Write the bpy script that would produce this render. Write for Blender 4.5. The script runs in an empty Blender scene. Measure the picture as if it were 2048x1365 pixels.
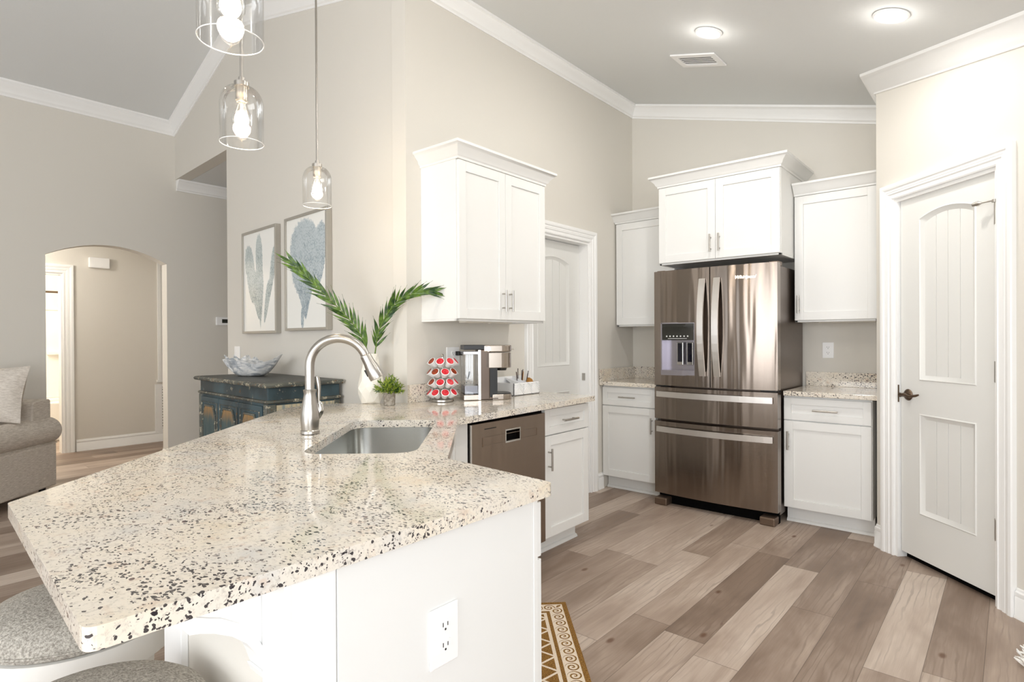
import bpy, bmesh, math, random
from math import sin, cos, pi, radians as R
from mathutils import Vector, Matrix

# ------------------------------------------------------------------ camera, world, daylight, exposure
SC = bpy.context.scene
COL = SC.collection
cam_d = bpy.data.cameras.new('camera')
cam = bpy.data.objects.new('camera', cam_d)
COL.objects.link(cam)
SC.camera = cam
cam_d.sensor_width = 36.0
cam_d.lens = 1160.0 / 2048.0 * 36.0
cam_d.clip_start = 0.02
AZ, TILT, ROLL = R(40.8), R(-0.24), R(-0.30)
_r = Vector((cos(ROLL), 0, 0)) + sin(ROLL) * Vector((0, -sin(TILT), cos(TILT)))
_u = -sin(ROLL) * Vector((1, 0, 0)) + cos(ROLL) * Vector((0, -sin(TILT), cos(TILT)))
_w = Vector((0, cos(TILT), sin(TILT)))
_m = Matrix((_r, _u, -_w)).transposed()
cam.matrix_world = Matrix.Translation((0, 0, 1.28)) @ Matrix.Rotation(AZ, 4, 'Z') @ _m.to_4x4()

SC.view_settings.view_transform = 'Standard'
SC.view_settings.look = 'None'
SC.view_settings.gamma = 1.0
SC.view_settings.use_curve_mapping = False
SC.view_settings.exposure = 0.58
SC.cycles.use_denoising = True
SC.cycles.max_bounces = 12
SC.cycles.diffuse_bounces = 6
SC.cycles.transparent_max_bounces = 16
SC.cycles.sample_clamp_indirect = 8.0

W = bpy.data.worlds.new('world')
SC.world = W
W.use_nodes = True
W.node_tree.nodes['Background'].inputs[0].default_value = (0.86, 0.93, 1.0, 1)
W.node_tree.nodes['Background'].inputs[1].default_value = 1.0


def area(name, loc, aim, sx, sy, watts, col=(1, 1, 1)):
    d = bpy.data.lights.new(name, 'AREA')
    d.shape = 'RECTANGLE'
    d.size, d.size_y, d.energy, d.color = sx, sy, watts, col
    o = bpy.data.objects.new(name, d)
    COL.objects.link(o)
    o.location = loc
    o.rotation_euler = (Vector(aim) - Vector(loc)).to_track_quat('-Z', 'Y').to_euler()
    return o


def point(name, loc, watts, rad=0.05, col=(1, 0.85, 0.66)):
    d = bpy.data.lights.new(name, 'POINT')
    d.energy, d.shadow_soft_size, d.color = watts, rad, col
    o = bpy.data.objects.new(name, d)
    COL.objects.link(o)
    o.location = loc
    return o


# daylight through the windows of the walls behind and beside the camera
area('window_daylight', (-0.8, -3.82, 1.55), (-0.6, 0, 2.6), 3.8, 2.0, 88, (0.97, 0.985, 1.0))
area('window_daylight', (-5.2, -3.82, 1.55), (-5.2, 0, 1.5), 2.2, 2.0, 8, (0.97, 0.985, 1.0))
area('window_daylight', (1.82, -0.9, 1.5), (0, -0.3, 1.3), 2.6, 1.9, 54, (0.92, 0.96, 1.0))
point('can_and_fill_light', (-0.35, 1.75, 2.70), 5, .05, (1.0, .96, .90))  # added fill with no fixture, lifts the cabinets and the ceiling
point('can_and_fill_light', (-1.25, 1.75, 2.94), 5, .05, (1.0, .96, .90))  # second added fill, also without a fixture

# ------------------------------------------------------------------ helpers


def lin(c):
    return tuple(((v / 255.0) / 12.92 if v <= 10 else ((v / 255.0 + 0.055) / 1.055) ** 2.4) for v in c) + (1.0,)


def mat(name, rgb, rough=0.5, metal=0.0, spec=0.5, **kw):
    m = bpy.data.materials.new(name)
    m.use_nodes = True
    b = m.node_tree.nodes['Principled BSDF']
    b.inputs['Base Color'].default_value = lin(rgb)
    b.inputs['Roughness'].default_value = rough
    b.inputs['Metallic'].default_value = metal
    b.inputs['Specular IOR Level'].default_value = spec
    for k, v in kw.items():
        b.inputs[k.replace('_', ' ')].default_value = v
    return m


class N:
    """small helper to write node trees"""

    def __init__(s, m):
        s.m, s.t = m, m.node_tree
        s.b = s.t.nodes['Principled BSDF']

    def n(s, kind, ins=None, **props):
        x = s.t.nodes.new(kind)
        for k, v in props.items():
            setattr(x, k, v)
        for k, v in (ins or {}).items():
            s.put(x.inputs[k], v)
        return x

    def put(s, sock, v):
        if hasattr(v, 'is_output'):
            s.t.links.new(v, sock)
        else:
            sock.default_value = v

    def math(s, op, a, b=0.0, c=0.0, clamp=False):
        x = s.n('ShaderNodeMath', {0: a, 1: b, 2: c}, operation=op)
        x.use_clamp = clamp
        return x.outputs[0]

    def coord(s, which='Object'):
        return s.n('ShaderNodeTexCoord').outputs[which]

    def pos(s):
        return s.n('ShaderNodeNewGeometry').outputs['Position']

    def mapping(s, v, loc=(0, 0, 0), rot=(0, 0, 0), scale=(1, 1, 1)):
        return s.n('ShaderNodeMapping', {'Vector': v, 'Location': loc, 'Rotation': rot, 'Scale': scale}).outputs[0]

    def noise(s, v, scale, detail=3.0, rough=0.5, dist=0.0):
        return s.n('ShaderNodeTexNoise', {'Vector': v, 'Scale': scale, 'Detail': detail, 'Roughness': rough, 'Distortion': dist}).outputs['Fac']

    def ramp(s, fac, stops, interp='LINEAR'):
        x = s.n('ShaderNodeValToRGB', {0: fac})
        e = x.color_ramp.elements
        x.color_ramp.interpolation = interp
        while len(e) < len(stops):
            e.new(0.5)
        for q, (p, c) in zip(e, stops):
            q.position = p
            q.color = lin(c) if isinstance(c, tuple) else (c, c, c, 1)
        return x.outputs[0]

    def mix(s, fac, a, b):
        x = s.n('ShaderNodeMix', data_type='RGBA')
        s.put(x.inputs[0], fac)
        s.put(x.inputs[6], lin(a) if isinstance(a, tuple) and len(a) == 3 else a)
        s.put(x.inputs[7], lin(b) if isinstance(b, tuple) and len(b) == 3 else b)
        return x.outputs[2]

    def sep(s, v):
        return s.n('ShaderNodeSeparateXYZ', {0: v}).outputs

    def comb(s, x, y, z):
        return s.n('ShaderNodeCombineXYZ', {0: x, 1: y, 2: z}).outputs[0]

    def bump(s, h, strength=0.2, dist=0.01):
        x = s.n('ShaderNodeBump', {'Height': h, 'Strength': strength, 'Distance': dist})
        s.t.links.new(x.outputs[0], s.b.inputs['Normal'])

    def base(s, c):
        s.put(s.b.inputs['Base Color'], c)

    def rough(s, c):
        s.put(s.b.inputs['Roughness'], c)


class MB:
    def __init__(s):
        s.b = bmesh.new()

    def hull(s, vs, faces):
        v = [s.b.verts.new(p) for p in vs]
        for f in faces:
            try:
                s.b.faces.new([v[i] for i in f])
            except ValueError:
                pass
        return s

    def box(s, x0, x1, y0, y1, z0, z1):
        s.hull([(x, y, z) for x in (x0, x1) for y in (y0, y1) for z in (z0, z1)],
               [(0, 1, 3, 2), (4, 6, 7, 5), (0, 4, 5, 1), (2, 3, 7, 6), (0, 2, 6, 4), (1, 5, 7, 3)])
        return s

    def ext(s, a, b):
        n = len(a)
        va = [s.b.verts.new(p) for p in a]
        vb = [s.b.verts.new(p) for p in b]
        s.b.faces.new(va[::-1])
        s.b.faces.new(vb)
        for i in range(n):
            j = (i + 1) % n
            s.b.faces.new((va[i], va[j], vb[j], vb[i]))
        return s

    def prism(s, pts, z0, z1):
        return s.ext([(x, y, z0) for x, y in pts], [(x, y, z1) for x, y in pts])

    def prism_y(s, pts, y0, y1):
        return s.ext([(x, y0, z) for x, z in pts], [(x, y1, z) for x, z in pts])

    def prism_x(s, pts, x0, x1):
        return s.ext([(x0, y, z) for y, z in pts], [(x1, y, z) for y, z in pts])

    def tube(s, pts, rad, seg=12, cap=True):
        pts = [Vector(p) for p in pts]
        n = len(pts)
        rs = rad if isinstance(rad, (list, tuple)) else [rad] * n
        t0 = (pts[1] - pts[0]).normalized()
        a = t0.orthogonal().normalized()
        rings = []
        for i, p in enumerate(pts):
            t = (pts[min(i + 1, n - 1)] - pts[max(i - 1, 0)]).normalized()
            a = (a - t * a.dot(t)).normalized()
            c = t.cross(a)
            rings.append([s.b.verts.new(p + (a * cos(2 * pi * k / seg) + c * sin(2 * pi * k / seg)) * rs[i]) for k in range(seg)])
        for i in range(n - 1):
            for k in range(seg):
                j = (k + 1) % seg
                s.b.faces.new((rings[i][k], rings[i][j], rings[i + 1][j], rings[i + 1][k]))
        if cap:
            s.b.faces.new(rings[0][::-1])
            s.b.faces.new(rings[-1])
        return s

    def cyl(s, p0, p1, r0, r1=None, seg=20):
        return s.tube([p0, p1], [r0, r0 if r1 is None else r1], seg)

    def lathe(s, prof, seg=28, c=(0, 0), cap0=True, cap1=True, rot=0.0, twist=0.0):
        rings = []
        for i, (r, z) in enumerate(prof):
            rings.append([s.b.verts.new((c[0] + r * cos(2 * pi * k / seg + rot + twist * i), c[1] + r * sin(2 * pi * k / seg + rot + twist * i), z)) for k in range(seg)])
        for i in range(len(rings) - 1):
            for k in range(seg):
                j = (k + 1) % seg
                s.b.faces.new((rings[i][k], rings[i][j], rings[i + 1][j], rings[i + 1][k]))
        if cap0:
            s.b.faces.new(rings[0][::-1])
        if cap1:
            s.b.faces.new(rings[-1])
        return s

    def sweep(s, path, outs, prof, zf):
        """profile (d, h) swept along an xy path; outs = one unit vector per segment; z = zf(x, y) + h"""
        n = len(path)
        rings = []
        for i, p in enumerate(path):
            oa = Vector(outs[max(i - 1, 0)])
            ob = Vector(outs[min(i, n - 2)])
            m = (oa + ob) / (1 + oa.dot(ob))
            ring = []
            for d, h in prof:
                x, y = p[0] + m.x * d, p[1] + m.y * d
                ring.append(s.b.verts.new((x, y, zf(x, y) + h)))
            rings.append(ring)
        k = len(prof)
        for i in range(n - 1):
            for a in range(k):
                c = (a + 1) % k
                s.b.faces.new((rings[i][a], rings[i][c], rings[i + 1][c], rings[i + 1][a]))
        s.b.faces.new(rings[0][::-1])
        s.b.faces.new(rings[-1])
        return s

    def holed(s, outer, holes, z0, z1):
        """flat plate with holes (xy loops) between z0 and z1"""
        loops = []
        for lp in [outer] + holes:
            loops.append([s.b.verts.new((x, y, z1)) for x, y in lp])
        edges = []
        for lp in loops:
            for i in range(len(lp)):
                edges.append(s.b.edges.new((lp[i], lp[(i + 1) % len(lp)])))
        g = bmesh.ops.triangle_fill(s.b, use_beauty=True, use_dissolve=False, edges=edges)
        top = [f for f in g['geom'] if isinstance(f, bmesh.types.BMFace)]
        for f in top:
            f.normal_update()
            if f.normal.z < 0:
                f.normal_flip()
        low = {}
        for lp in loops:
            for v in lp:
                low[v] = s.b.verts.new((v.co.x, v.co.y, z0))
        for f in top:
            s.b.faces.new([low[v] for v in reversed(f.verts)])
        for lp in loops:
            for i in range(len(lp)):
                a, c = lp[i], lp[(i + 1) % len(lp)]
                s.b.faces.new((a, low[a], low[c], c))
        return s

    def xform(s, M_):
        bmesh.ops.transform(s.b, matrix=M_, verts=s.b.verts)
        return s


def obj(name, mb, m, parent=None, label=None, bevel=0.0, smooth=False, seg=2):
    me = bpy.data.meshes.new(name)
    bmesh.ops.recalc_face_normals(mb.b, faces=mb.b.faces)
    if smooth:
        for f in mb.b.faces:
            f.smooth = True
    mb.b.to_mesh(me)
    mb.b.free()
    if smooth:
        me.set_sharp_from_angle(angle=R(38))
    me.materials.append(m)
    o = bpy.data.objects.new(name, me)
    COL.objects.link(o)
    if parent:
        o.parent = parent
    if label:
        o['label'] = label
    if bevel:
        q = o.modifiers.new('bevel', 'BEVEL')
        q.width, q.segments, q.limit_method, q.angle_limit = bevel, seg, 'ANGLE', R(40)
        q.harden_normals = False
    return o


def tag(o, label, cat, group=None):
    o['label'], o['category'] = label, cat
    if group:
        o['group'] = group
    return o


def thing(name, label, cat, loc=(0, 0, 0), rot=0.0, group=None):
    o = bpy.data.objects.new(name, None)
    o.empty_display_size = 0.05
    COL.objects.link(o)
    o.location, o.rotation_euler = loc, (0, 0, rot)
    return tag(o, label, cat, group)


def struct(name, mb, m, parent=None, bevel=0.0, smooth=False):
    o = obj(name, mb, m, parent, bevel=bevel, smooth=smooth)
    if not parent:
        o['kind'] = 'structure'
    return o


def sgroup(name, loc=(0, 0, 0), rot=0.0):
    o = bpy.data.objects.new(name, None)
    o.empty_display_size = 0.05
    COL.objects.link(o)
    o.location, o.rotation_euler = loc, (0, 0, rot)
    o['kind'] = 'structure'
    return o


def dup(root, loc, rot, label, group):
    r = root.copy()
    COL.objects.link(r)
    r.location, r.rotation_euler = loc, (0, 0, rot)
    r['label'] = label
    r['group'] = group
    for ch in list(root.children):
        c = ch.copy()
        COL.objects.link(c)
        c.parent = r
        for g in ch.children:
            d = g.copy()
            COL.objects.link(d)
            d.parent = c
    return r


def round_poly(pts, rad, n=6):
    """round the corners of a polygon; rad a number or one per corner"""
    out = []
    k = len(pts)
    for i in range(k):
        p, a, c = Vector(pts[i]), Vector(pts[i - 1]), Vector(pts[(i + 1) % k])
        r_ = rad[i] if isinstance(rad, (list, tuple)) else rad
        if r_ <= 0:
            out.append(tuple(p))
            continue
        da, dc = (a - p).normalized(), (c - p).normalized()
        ang = da.angle(dc)
        t = min(r_ / math.tan(ang / 2), (a - p).length * 0.48, (c - p).length * 0.48)
        q0, q1 = p + da * t, p + dc * t
        for j in range(n + 1):
            f = j / n
            out.append(tuple(q0 * (1 - f) ** 2 + p * 2 * f * (1 - f) + q1 * f * f))
    return out


# frames of the walls:  local x runs right along the wall, local -y faces the room
C0 = Vector((-2.626, 2.121, 0))                  # corner of the picture wall and the kitchen wall
tA = R(90.79)                                    # kitchen wall (faces +x)
tC = R(-2.69)                                    # picture wall (faces -y)
tD = R(90)
tP = R(-45)
P0 = Vector((-0.592, 4.094, 0))                  # pantry wall
XD, XH, YB = -6.66, -8.19, 4.80                  # living room wall, hall wall, refrigerator wall


def fr(o, t, x, y, z=0.0):
    return Vector((o.x + x * cos(t) - y * sin(t), o.y + x * sin(t) + y * cos(t), z))


def zceil(x, y=0):
    if x < -4.862:
        return 3.53 + 0.272 * (x + 6.66)
    return max(3.42 - 0.272 * (x + 2.66), 2.53)
# ------------------------------------------------------------------ materials


def m_paint(name, rgb, b=0.05):
    m = mat(name, rgb, 0.75, spec=0.25)
    n = N(m)
    n.bump(n.noise(n.pos(), 90.0, 2.0), b, 0.004)
    return m


WALL = m_paint('wall_paint', (221, 217, 209))
CEIL = m_paint('ceiling_paint', (224, 226, 226), 0.12)
TRIM = mat('trim_white', (246, 246, 245), 0.35, spec=0.45)
DOORW = mat('door_white', (231, 231, 228), 0.4, spec=0.4)
CAB = mat('cabinet_white', (233, 233, 231), 0.38, spec=0.45)
PLATE = mat('plate_white', (246, 246, 246), 0.35)
SLOT = mat('slot_dark', (40, 38, 36), 0.6)
BLACK = mat('black_plastic', (18, 18, 19), 0.35)
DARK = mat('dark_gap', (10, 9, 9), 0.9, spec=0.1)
NICKEL = mat('brushed_nickel', (186, 182, 176), 0.28, 1.0)
CHROME = mat('polished_nickel', (214, 212, 208), 0.12, 1.0)
BRONZE = mat('aged_bronze', (112, 96, 82), 0.35, 1.0)
SINKM = mat('sink_steel', (196, 196, 192), 0.24, 1.0)


def m_steel(name, rgb, rough):
    m = mat(name, rgb, rough, 1.0)
    n = N(m)
    m.node_tree.nodes['Principled BSDF'].inputs['Anisotropic'].default_value = 0.75
    m.node_tree.nodes['Principled BSDF'].inputs['Anisotropic Rotation'].default_value = 0.25
    tg = n.n('ShaderNodeTangent', direction_type='RADIAL', axis='Z')
    n.put(n.b.inputs['Tangent'], tg.outputs[0])
    v = n.mapping(n.coord(), scale=(2.0, 2.0, 260.0))
    wv = n.noise(n.mapping(n.coord(), scale=(7.0, 7.0, 0.5)), 1.0, 2.0, 0.6)
    n.bump(n.math('ADD', n.math('MULTIPLY', n.noise(v, 1.0, 2.0), 0.01), wv), 0.6, 0.02)
    return m


STEEL = m_steel('warm_brushed_steel', (146, 135, 126), 0.20)
STEELD = m_steel('dishwasher_steel', (150, 135, 122), 0.34)
HANDLE = mat('handle_steel', (226, 222, 218), 0.30, 1.0)


def m_granite(name='granite'):
    m = mat(name, (225, 218, 202), 0.07, spec=0.55)
    n = N(m)
    p = n.pos()
    base = n.ramp(n.noise(p, 5.0, 4.0, 0.6), [(0.28, (208, 206, 202)), (0.42, (228, 221, 210)), (0.58, (230, 221, 206)), (0.76, (226, 209, 182))])
    fine = n.noise(p, 120.0, 3.0, 0.7)
    base = n.mix(n.math('MULTIPLY', n.ramp(fine, [(0.50, 0.0), (0.66, 1.0)]), 0.55), base, (178, 172, 164))
    blush = n.noise(p, 26.0, 3.0, 0.6)
    base = n.mix(n.math('MULTIPLY', n.ramp(blush, [(0.58, 0.0), (0.70, 1.0)]), 0.4), base, (206, 176, 152))

    def specks(scale, share, rad, seed):
        q = n.mapping(p, loc=(seed, seed * 0.7, seed * 1.3), rot=(0, 0, R(-40)), scale=(.62, 1, 1))
        w = n.n('ShaderNodeTexNoise', {'Vector': q, 'Scale': scale * 0.9, 'Detail': 1.0}).outputs['Color']
        q2 = n.n('ShaderNodeMix', data_type='VECTOR')
        n.put(q2.inputs[0], 0.010)
        n.put(q2.inputs[4], q)
        n.put(q2.inputs[5], w)
        v = n.n('ShaderNodeTexVoronoi', {'Vector': q2.outputs[1], 'Scale': scale, 'Randomness': 1.0})
        rnd = n.sep(v.outputs['Color'])[0]
        pick = n.math('LESS_THAN', rnd, share)
        clump = n.ramp(n.noise(q, 7.0, 2.0), [(0.36, 0.25), (0.58, 1.0)])
        near = n.math('LESS_THAN', v.outputs['Distance'], n.math('MULTIPLY', clump, rad))
        return n.math('MULTIPLY', pick, near)

    base = n.mix(n.math('MULTIPLY', specks(150.0, 0.42, 0.40, 3.1), 0.65), base, (138, 128, 124))
    base = n.mix(n.math('MULTIPLY', specks(160.0, 0.48, 0.42, 9.4), 0.95), base, (50, 45, 50))
    base = n.mix(n.math('MULTIPLY', specks(105.0, 0.24, 0.36, 23.0), 0.95), base, (46, 42, 48))
    base = n.mix(n.math('MULTIPLY', specks(78.0, 0.10, 0.30, 17.0), 0.85), base, (84, 56, 54))
    n.base(base)
    return m


GRAN = m_granite()


def m_floor():
    m = mat('plank_floor', (150, 130, 112), 0.42, spec=0.35)
    n = N(m)
    x, y, z = n.sep(n.pos())
    row = n.math('FLOOR', n.math('DIVIDE', n.math('ADD', x, 0.797), 0.178))
    rr = n.n('ShaderNodeTexWhiteNoise', {'W': row}, noise_dimensions='1D').outputs['Value']
    yy = n.math('DIVIDE', n.math('ADD', y, n.math('MULTIPLY', rr, 1.22)), 1.22)
    col = n.math('FLOOR', yy)
    cell = n.comb(row, col, 0.0)
    wn = n.n('ShaderNodeTexWhiteNoise', {'Vector': cell}, noise_dimensions='3D')
    rv = wn.outputs['Value']
    r3 = n.sep(wn.outputs['Color'])
    q = n.comb(n.math('MULTIPLY_ADD', r3[0], 30.0, x), n.math('MULTIPLY_ADD', r3[1], 30.0, y), 0.0)
    broad = n.noise(n.mapping(q, scale=(5.0, 1.3, 1.0)), 1.0, 3.0, 0.6, 0.6)
    grain = n.noise(n.mapping(q, scale=(42.0, 2.2, 1.0)), 1.0, 6.0, 0.65, 0.8)
    fib = n.noise(n.mapping(q, scale=(160.0, 4.0, 1.0)), 1.0, 3.0, 0.7)
    tone = n.math('ADD', n.math('MULTIPLY', rv, 0.40), n.math('ADD', n.math('MULTIPLY', broad, 0.66), n.math('MULTIPLY', grain, 0.26)))
    tone = n.math('MULTIPLY_ADD', fib, 0.10, tone)
    c = n.ramp(tone, [(0.34, (104, 88, 76)), (0.56, (138, 119, 105)), (0.76, (172, 154, 140)), (0.96, (205, 190, 177))])
    # cathedral grain lines and small knots
    ring = n.n('ShaderNodeTexWave', {'Vector': n.mapping(q, scale=(1.0, 0.16, 1.0)), 'Scale': 11.0, 'Distortion': 9.0, 'Detail': 3.0, 'Detail Scale': 1.2}, wave_type='BANDS', bands_direction='X').outputs['Fac']
    rm = n.math('MULTIPLY', n.ramp(ring, [(0.03, 1.0), (0.16, 0.0)]), n.ramp(broad, [(0.46, 0.0), (0.62, 0.32)]))
    c = n.mix(rm, c, (84, 66, 54))
    kv = n.n('ShaderNodeTexVoronoi', {'Vector': n.mapping(q, scale=(6.0, 3.0, 1.0)), 'Scale': 1.0})
    kn = n.math('MULTIPLY', n.ramp(kv.outputs['Distance'], [(0.045, 0.8), (0.10, 0.0)]), n.math('LESS_THAN', n.sep(kv.outputs['Color'])[0], 0.35))
    c = n.mix(kn, c, (96, 62, 40))
    fx = n.math('FRACT', n.math('DIVIDE', n.math('ADD', x, 0.797), 0.178))
    fy = n.math('FRACT', yy)
    ex = n.math('LESS_THAN', n.math('MINIMUM', fx, n.math('SUBTRACT', 1.0, fx)), 0.006)
    ey = n.math('LESS_THAN', n.math('MINIMUM', fy, n.math('SUBTRACT', 1.0, fy)), 0.0012)
    seam = n.math('MAXIMUM', ex, ey)
    c = n.mix(n.math('MULTIPLY', seam, 0.6), c, (60, 48, 40))
    n.base(c)
    n.rough(n.ramp(grain, [(0.3, 0.36), (0.7, 0.52)]))
    n.bump(n.math('SUBTRACT', n.math('MULTIPLY', grain, 0.3), seam), 0.12, 0.002)
    return m


FLOORM = m_floor()


def m_glass():
    m = bpy.data.materials.new('clear_glass')
    m.use_nodes = True
    t = m.node_tree
    t.nodes.clear()
    o = t.nodes.new('ShaderNodeOutputMaterial')
    mx = t.nodes.new('ShaderNodeMixShader')
    tr = t.nodes.new('ShaderNodeBsdfTransparent')
    gl = t.nodes.new('ShaderNodeBsdfGlossy')
    fz = t.nodes.new('ShaderNodeLayerWeight')
    fz.inputs[0].default_value = 0.28
    mm = t.nodes.new('ShaderNodeMath')
    mm.operation = 'MULTIPLY_ADD'
    mm.inputs[1].default_value = 0.55
    mm.inputs[2].default_value = 0.06
    tr.inputs[0].default_value = (0.995, 0.995, 0.99, 1)
    gl.inputs['Roughness'].default_value = 0.03
    t.links.new(fz.outputs['Fresnel'], mm.inputs[0])
    t.links.new(mm.outputs[0], mx.inputs[0])
    t.links.new(tr.outputs[0], mx.inputs[1])
    t.links.new(gl.outputs[0], mx.inputs[2])
    t.links.new(mx.outputs[0], o.inputs[0])
    return m


GLASS = m_glass()
RIM = mat('glass_rim', (250, 250, 248), 0.15, spec=0.8)


def m_emit(name, rgb, s):
    m = bpy.data.materials.new(name)
    m.use_nodes = True
    b = m.node_tree.nodes['Principled BSDF']
    b.inputs['Base Color'].default_value = lin(rgb)
    b.inputs['Emission Color'].default_value = lin(rgb)
    b.inputs['Emission Strength'].default_value = s
    return m


LENS = m_emit('lamp_lens', (255, 252, 246), 9.0)
FILAMENT = m_emit('filament', (255, 226, 170), 60.0)


def m_fabric(name, a, b, scale, stretch=(1, 1, 1), rough=0.95, bump=0.5):
    m = mat(name, a, rough, spec=0.15)
    n = N(m)
    v = n.mapping(n.coord(), scale=stretch)
    f = n.noise(v, scale, 4.0, 0.75)
    n.base(n.mix(n.ramp(f, [(0.36, 0.0), (0.62, 1.0)]), a, b))
    n.bump(f, bump, 0.004)
    return m


SOFA = m_fabric('linen_upholstery', (226, 218, 208), (192, 182, 171), 60.0, (0.4, 0.4, 3.2))
PILLOW = m_fabric('pillow_linen', (228, 221, 212), (198, 189, 179), 50.0, (0.6, 0.6, 3.0))
STOOLF = m_fabric('stool_fabric', (208, 203, 193), (142, 136, 127), 190.0, (1, 1, 1), bump=0.8)

# ------------------------------------------------------------------ the setting
struct('floor', MB().box(-10.2, 2.0, -4.1, 5.4, -0.06, 0.0), FLOORM)


def wallpoly(name, o, t, pts, thick=0.12, m=WALL):
    """outline (x, z) in the wall's own frame, room side at local y = 0"""
    mb = MB().prism_y(pts, 0.0, thick)
    mb.xform(Matrix.Translation((o.x, o.y, 0)) @ Matrix.Rotation(t, 4, 'Z'))
    return struct(name, mb, m)


# kitchen wall with the door opening
wallpoly('wall_kitchen', C0, tA, [(0, 0), (1.165, 0), (1.165, 2.07), (1.932, 2.07), (1.932, 0), (2.80, 0), (2.80, 3.46), (0, 3.46)])
# picture wall with the hall opening on its left
uD = (XD - C0.x) / cos(tC)
uH = -2.64
uR = (-4.862 - C0.x) / cos(tC)
wallpoly('wall_middle', C0, tC, [(-.010, 0), (-.010, 3.46), (uR, 4.06), (uD, 3.58), (uD, 2.966), (uH, 2.966), (uH, 0)])
# refrigerator wall
wallpoly('wall_back', Vector((0, YB, 0)), 0, [(-2.75, 0), (-0.64, 0), (-0.64, 2.93), (-2.75, 3.50)])
# pantry: short return and the 45 degree wall with its door opening
cPx, cPy = fr(P0, tP, -0.05, 0).x, fr(P0, tP, -0.05, 0).y
mb = MB().prism([(cPx, cPy), (cPx, 4.92), (cPx + 0.1, 4.92), (cPx + 0.1, cPy + 0.02)], 0, 2.93)
struct('wall_pantry_return', mb, WALL)
wallpoly('wall_pantry', P0, tP, [(-0.05, 0), (0.100, 0), (0.100, 2.078), (0.766, 2.078), (0.766, 0), (2.25, 0), (2.25, 2.56), (1.0, 2.56), (-0.05, 2.93)])
pe = fr(P0, tP, 2.25, 0)
# rest of the room, behind the camera
struct('wall_right', MB().prism_x([(-4.0, 0), (-2.2, 0), (-2.2, 0.6), (-2.2, 2.2), (-4.0, 2.2)], 1.9, 2.0).prism_x([(-2.2, 0), (0.4, 0), (0.4, 0.6), (-2.2, 0.6)], 1.9, 2.0).prism_x([(0.4, 0), (pe.y + .1, 0), (pe.y + .1, 2.2), (0.4, 2.2)], 1.9, 2.0).prism_x([(-4.0, 2.2), (pe.y + .1, 2.2), (pe.y + .1, 2.62), (-4.0, 2.62)], 1.9, 2.0), WALL)
struct('wall_kitchen_end', MB().box(pe.x - 0.05, 2.0, pe.y, pe.y + 0.1, 0, 2.62), WALL)


def frontwall():
    mb = MB()
    mb.box(XD - .12, -6.3, -4.0, -3.88, 0, 4.1).box(-4.1, -2.8, -4.0, -3.88, 0, 4.1).box(1.2, 2.0, -4.0, -3.88, 0, 4.1)
    mb.box(-6.3, -4.1, -4.0, -3.88, 0, 0.55).box(-6.3, -4.1, -4.0, -3.88, 2.55, 4.1)
    mb.box(-2.8, 1.2, -4.0, -3.88, 0, 0.55).box(-2.8, 1.2, -4.0, -3.88, 2.55, 4.1)
    return mb


struct('wall_front', frontwall(), WALL)


def window(name, a, b, z0, z1, axis, at):
    mb = MB()
    w = 0.06
    k = 3
    segs = [(a + (b - a) * i / k, a + (b - a) * (i + 1) / k) for i in range(k)]
    for s0, s1 in segs:
        for (p, q, r_, s_) in ((s0, s0 + w / 2, z0, z1), (s1 - w / 2, s1, z0, z1), (s0, s1, z0, z0 + w), (s0, s1, z1 - w, z1), (s0, s1, (z0 + z1) / 2 - .02, (z0 + z1) / 2 + .02)):
            if axis == 'x':
                mb.box(p, q, at - .03, at + .03, r_, s_)
            else:
                mb.box(at - .03, at + .03, p, q, r_, s_)
    return struct(name, mb, TRIM)


window('window_1', -2.8, 1.2, 0.55, 2.55, 'x', -3.94)
window('window_2', -6.3, -4.1, 0.55, 2.55, 'x', -3.94)
window('window_3', -2.2, 0.4, 0.6, 2.2, 'y', 1.95)

# living room wall with the arch, and the hall behind it
arch = []
for i in range(25):
    f = i / 24.0
    arch.append((1.225 + 1.0 * f, 2.072 + 0.135 * (1 - (2 * f - 1) ** 2)))
pts = [(-4.0, 0), (1.225, 0)] + arch + [(2.225, 0), (4.7, 0), (4.7, 2.97), (2.44, 2.97), (2.44, 3.60), (-4.0, 3.60)]
wallpoly('wall_left', Vector((XD, 0, 0)), tD, pts, 0.14)
wallpoly('wall_hall', Vector((XH, 0, 0)), tD, [(-0.5, 0), (0.86, 0), (0.86, 2.05), (1.66, 2.05), (1.66, 0), (3.6, 0), (3.6, 2.5), (-0.5, 2.5)])
struct('wall_hall_end', MB().box(XH, XD - .14, 3.5, 3.6, 0, 2.5).box(XH, XD - .14, -0.5, -0.4, 0, 2.5), WALL)
struct('ceiling_hall', MB().box(XH - .1, XD - .12, -0.5, 3.6, 2.5, 2.56), CEIL)
struct('wall_passage', MB().box(XD, -5.1, 4.6, 4.72, 0, 3.05).box(fr(C0, tC, uH, 0).x, -5.1, 2.3, 4.6, 0, 3.05), WALL)
struct('ceiling_passage', MB().prism([(XD, 2.434), (-5.1, 2.360), (-5.1, 4.7), (XD, 4.7)], 2.966, 3.03), CEIL)
# bathroom seen through the hall door
BATHW = mat('bath_wall', (240, 232, 218), 0.7)
struct('wall_bath', MB().box(-10.1, -10.0, 0.4, 2.6, 0, 2.5).box(-10.1, XH - .12, 0.3, 0.4, 0, 2.5).box(-10.1, XH - .12, 2.6, 2.7, 0, 2.5), BATHW)
struct('ceiling_bath', MB().box(-10.1, XH - .1, 0.3, 2.7, 2.5, 2.56), CEIL)

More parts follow.
